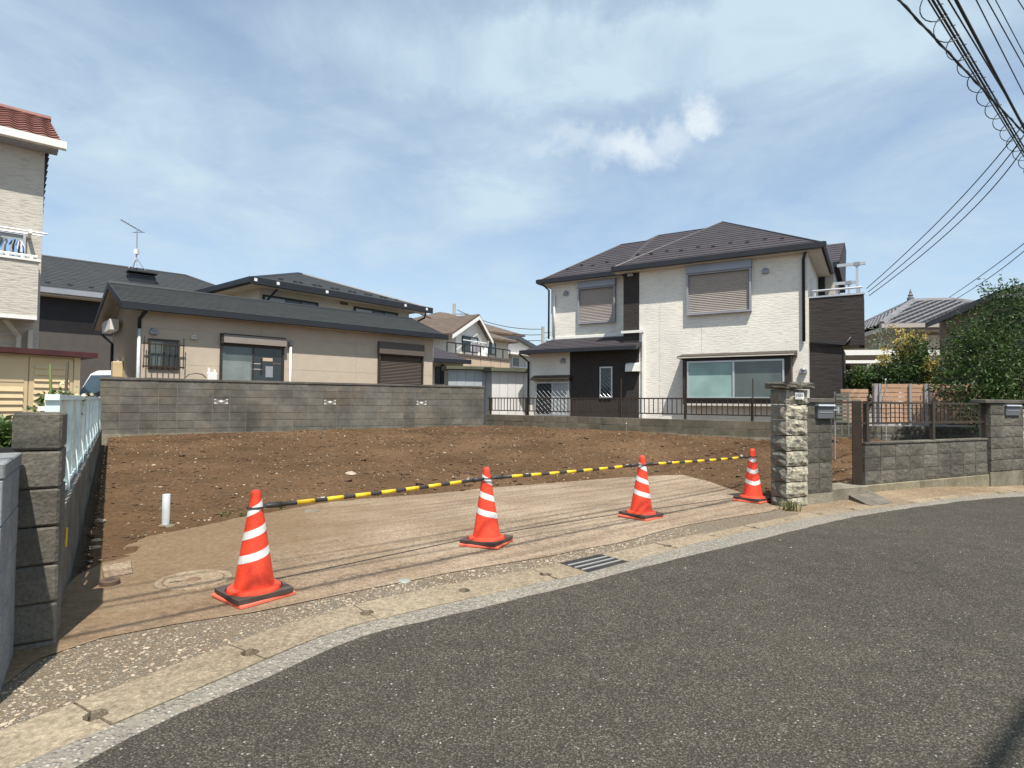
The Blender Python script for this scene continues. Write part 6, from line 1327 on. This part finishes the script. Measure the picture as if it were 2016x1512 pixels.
for i, (a, m_, b) in enumerate((((1850, 598, 44), (1935, 540, 34), (2030, 468, 26)), ((1862, 600, 44), (1940, 552, 34), (2030, 482, 26)))): wire('far_wire', curve3((a, m_, b)), .017, ('upper', 'lower')[i]+' thin wire above the tiled roof house', 'far wires at the right')
pA, pB = at(892, 620, 75), at(1068, 655, 70)
for i, dz in enumerate((0, -.55, -1.2)):
    pa, pb = at(900, 610+14*i, 75), at(1068, 648+11*i, 70); wire('far_wire', [lerp(pa, pb, t)-V3(0, 0, .6*4*t*(1-t)) for t in np.linspace(0, 1, 9)], .035, ('top', 'middle', 'bottom')[i]+' wire between the two far utility poles', 'far wires between the poles')
# ------------------------------------------------------------------ plants
def leafcloud(name, pos, lobes, n, size, m_, parent, aspect=2.2, droop=.3, spray=1):
    """leaves in many small sprays spread through lobes (centre, radii, weight)"""
    V = []; Fc = []; wts = np.array([l[2] for l in lobes], float); wts /= wts.sum(); ns = n//6
    for _ in range(ns):
        c, r, _w0 = lobes[RNG.choice(len(lobes), p=wts)]; d = RNG.normal(size=3); d /= np.linalg.norm(d); rad = RNG.random()**.45
        if RNG.random() < .25: rad *= 1.12
        p = np.array(c)+d*np.array(r)*rad; out = d*np.array([1, 1, .6])+np.array([0, 0, RNG.uniform(-.2, .7)]); out /= np.linalg.norm(out)
        for q in range(6):
            b = p+out*size*.55*q*spray+RNG.normal(0, size*.25, 3); dirv = out+RNG.normal(0, .65, 3)-np.array([0, 0, droop]); dirv /= np.linalg.norm(dirv)
            s = np.cross(dirv, RNG.normal(size=3)); s /= np.linalg.norm(s)+1e-6; L = size*RNG.uniform(.7, 1.3); w = L/aspect/2; k = len(V)
            V += [tuple(b), tuple(b+dirv*L*.45+s*w), tuple(b+dirv*L), tuple(b+dirv*L*.45-s*w)]; Fc.append((k, k+1, k+2, k+3))
    me = bpy.data.meshes.new(name); me.from_pydata(V, [], Fc); me.materials.append(m_); return link(name, me, parent)
def trunk(parent, pts, r0, r1, branches, name='trunk'):
    mb = MB(); n = len(pts); mb.tube(pts, [r0+(r1-r0)*k/(n-1) for k in range(n)], 8); mb.build(name, M_BARK, parent)
    for a, b in branches:
        m2 = MB(); a, b = Vector(a), Vector(b); mid = lerp(a, b, .5)+Vector((random.uniform(-.1, .1), random.uniform(-.1, .1), .08)); m2.tube([a, mid, b], [r1*1.1, r1*.8, r1*.3], 6); m2.build('limb', M_BARK, parent)
b = at(1970, 800, 15.6); t = thing('garden_tree', 'tall feathery dark green tree overhanging the board fence on the right', 'tree', (b.x, b.y, .35)); H_ = at(1940, 575, 15.6).z-.35
trunk(t, [(0, 0, 0), (.05, .05, .9), (-.08, 0, 1.8), (-.05, 0, 2.8)], .09, .03, [((0, 0, 1.0), (-.9, -.2, 1.9)), ((0, 0, 1.2), (.8, 0, 2.2)), ((-.08, 0, 1.8), (-.6, .1, 3.0)), ((-.08, 0, 1.8), (.5, -.2, 3.1)), ((0, 0, .8), (-.7, -.5, 1.3)), ((0, 0, .7), (.7, -.4, 1.2))])
leafcloud('crown', None, [((-.45, 0, H_-.95), (.5, .5, .42), 2.2), ((.15, .1, H_-.62), (.34, .4, .5), 1.6), ((.62, .1, H_-.45), (.3, .35, .45), 1.1), ((-.9, 0, H_-1.35), (.3, .3, .22), .6), ((-.1, 0, H_-1.6), (1.0, .8, .65), 4), ((-.75, -.2, H_-2.1), (.62, .6, .6), 3), ((.5, -.1, H_-2.1), (.85, .7, .7), 4), ((-.2, -.4, H_-2.65), (.8, .5, .38), 2.4), ((.6, -.3, H_-2.75), (.6, .5, .4), 1.8), ((.1, 0, H_-.1), (.32, .3, .32), .6), ((.95, 0, H_-1.3), (.4, .5, .6), 1.2), ((.0, -.5, H_-3.2), (.35, .3, .3), .5)], 21000, .08, M_LF_D, t, aspect=2.6)
leafcloud('bright_sprays', None, [((-.5, -.35, H_-1.5), (.8, .5, .6), 2), ((.3, -.5, H_-2.0), (.9, .4, .7), 3), ((-.5, -.6, H_-2.6), (.8, .4, .4), 2), ((.6, -.6, H_-2.5), (.7, .4, .5), 2)], 8200, .075, M_LF_M, t, aspect=2.8)
b = at(1790, 800, 19.6); t = thing('yellow_shrub', 'shrub with upright yellow shoots over dark leaves behind the board fence', 'shrub', (b.x, b.y, .4)); 
def up(px, py): p = at(px, py, 19.6); return (p.x-b.x, 0, p.z-.4)
lob = []; lob_d = []
for pts in (((1763, 645), (1772, 690)), ((1775, 655), (1780, 700)), ((1788, 660), (1786, 700)), ((1801, 655), (1797, 700)), ((1815, 648), (1806, 700)), ((1770, 690), (1765, 720)), ((1745, 690), (1750, 715)), ((1736, 705), (1742, 718)), ((1782, 690), (1786, 712)), ((1812, 668), (1808, 690))):
    for f in np.linspace(0, 1, 5):
        p = lerp(Vector(up(*pts[0])), Vector(up(*pts[1])), f); lob.append((tuple(p), (.06+.05*f, .08, .07), 1))
leafcloud('yellow_shoots', None, lob, 1100, .07, M_LF_Y, t, aspect=1.7, droop=-.3, spray=.5)['kind'] = 'stuff'
leafcloud('crown', None, [(up(1770, 738), (.45, .5, .35), 3), (up(1795, 705), (.32, .4, .42), 3), (up(1745, 745), (.4, .4, .25), 2), (up(1805, 745), (.4, .4, .4), 3)], 6500, .075, M_LF_D, t, aspect=1.7)
trunk(t, [(0, 0, 0), (-.05, 0, .8), (0, 0, 1.6)], .05, .02, [((0, 0, .5), up(1763, 690)), ((0, 0, .6), up(1806, 690)), ((0, 0, .7), up(1788, 680))])
b = at(1833, 800, 19.2); t = thing('yellow_shrub', 'small yellow green bush between the shoots and the feathery tree', 'shrub', (b.x, b.y, .4))
leafcloud('crown', None, [((at(1832, 745, 19.2).x-b.x, 0, at(1832, 740, 19.2).z-.4), (.2, .25, .33), 1)], 900, .07, M_LF_O, t, aspect=1.7); leafcloud('yellow_leaves', None, [((at(1830, 735, 19.2).x-b.x, -.1, at(1830, 722, 19.2).z-.4), (.14, .2, .28), 1)], 260, .07, M_LF_Y, t, aspect=1.7); trunk(t, [(0, 0, 0), (0, 0, 1.3)], .03, .012, [])
b = at(1700, 800, 20.5); t = thing('hedge', 'dark green hedge behind the low end of the board fence', 'hedge', (b.x, b.y, .4)); zz = at(1700, 752, 20.5).z-.4
leafcloud('crown', None, [((-.12, 0, zz), (.3, .4, .26), 2), ((.35, .2, zz+.06), (.45, .45, .22), 2), ((.75, .4, zz+.1), (.5, .5, .28), 2), ((.1, 0, zz-.4), (.6, .5, .35), 2)], 4200, .075, M_LF_D, t, aspect=1.6); leafcloud('lit_leaves', None, [((-.1, -.2, zz+.1), (.38, .35, .22), 2)], 800, .07, M_LF_M, t, aspect=1.6); trunk(t, [(0, 0, 0), (0, 0, 1.0)], .04, .02, [])
b = at(1745, 800, 25.5); t = thing('pale_tree', 'small pale grey green tree in front of the tiled roof house', 'tree', (b.x, b.y, .4)); zz = at(1745, 680, 25.5).z-.4
leafcloud('crown', None, [((0, 0, zz), (.5, .5, .55), 2), ((.3, 0, zz-.5), (.6, .5, .5), 2)], 1900, .08, leafmat('leaf_pale', (.10, .13, .09), (.20, .23, .15)), t); trunk(t, [(0, 0, 0), (0, 0, zz)], .05, .02, [])
b = at(1735, 826, 17.3); t = thing('yellow_sprig', 'small yellow green plant at the foot of the silver fence posts', 'plant', (at(1714, 826, 17.2).x, 17.2, at(1714, 836, 17.2).z)); leafcloud('leaves', None, [((0, 0, .15), (.08, .08, .22), 1)], 130, .05, M_LF_Y, t); trunk(t, [(0, 0, -.2), (0, 0, .3)], .008, .004, [], 'stem')
# left: planter hedge and potted shrub
b = at(14, 880, 4.7); t = thing('planter_hedge', 'bushy green plants in a dark planter behind the smooth wall', 'planter', (b.x, b.y, b.z)); 
MB().box(-.45, .22, -.12, .3, -.75, .0).build('trough', M_BLK, t, rz=R(40)); leafcloud('foliage', None, [((-.12, .1, .06), (.16, .16, .07), 2), ((.0, .05, .05), (.09, .1, .07), 1)], 1200, .05, M_LF_M, t, aspect=1.8, spray=.4)
for k in range(3): p = at(112, 772, 7.4)
b = at(113, 792, 7.6); t = thing('potted_shrub', 'glossy leaved shrub with pale blooms over the pale trellis fence', 'shrub', (b.x, b.y, .25)); zz = b.z-.25
leafcloud('foliage', None, [((.02, 0, zz+.02), (.12, .14, .06), 2), ((-.12, .0, zz-.05), (.13, .12, .03), 1), ((.11, 0, zz), (.07, .08, .06), 1)], 420, .06, M_LF_M, t, aspect=1.8, spray=.45); leafcloud('blooms', None, [((.1, -.03, zz+.08), (.1, .1, .05), 1)], 40, .045, leafmat('petal_cream', (.5, .42, .2), (.65, .6, .4)), t, aspect=1.2)['kind'] = 'stuff'
trunk(t, [(0, 0, 0), (0, 0, zz)], .015, .008, [], 'stem'); MB().lathe([(.12, 0), (.16, .3), (.14, .3), (.13, .25)], 16).build('pot', M_MAROON, t)
for px0, y0_, px1, y1_, lab, mm_ in ((99, 717, 106, 797, 'green plant stake above the potted shrub', mat('stake_green', (.17, .22, .07), .7)), (133, 711, 128, 777, 'brown plant stake right of the green stake', M_SHUTB)):
    p1, p2 = at(px0, y0_, 7.6), at(px1, y1_, 7.6); t2 = thing('plant_stake', lab, 'stake', (p2.x, p2.y, p2.z-.6), 0, 'plant stakes'); MB().tube([(0, 0, 0), tuple(p1-p2+V3(0, 0, .6))], .014, 6).build('cane', mm_, t2)
b = at(100, 800, 6.3); t = thing('shelf_crate', 'rusty shelf with a white crate behind the left pillar', 'shelf', (b.x, b.y, b.z)); MB().box(-.10, .03, -.02, .15, -.04, .0).build('crate', M_WHT, t); MB().box(.035, .075, -.03, .15, -.06, .02).build('rusty_end', M_RUST, t); MB().box(-.12, .10, .0, .14, -1.1, -.065).build('shelf_body', M_GREYM, t)
print('objects', len(bpy.data.objects), 'tris~', sum(len(o.data.polygons) for o in bpy.data.objects if o.type == 'MESH'))
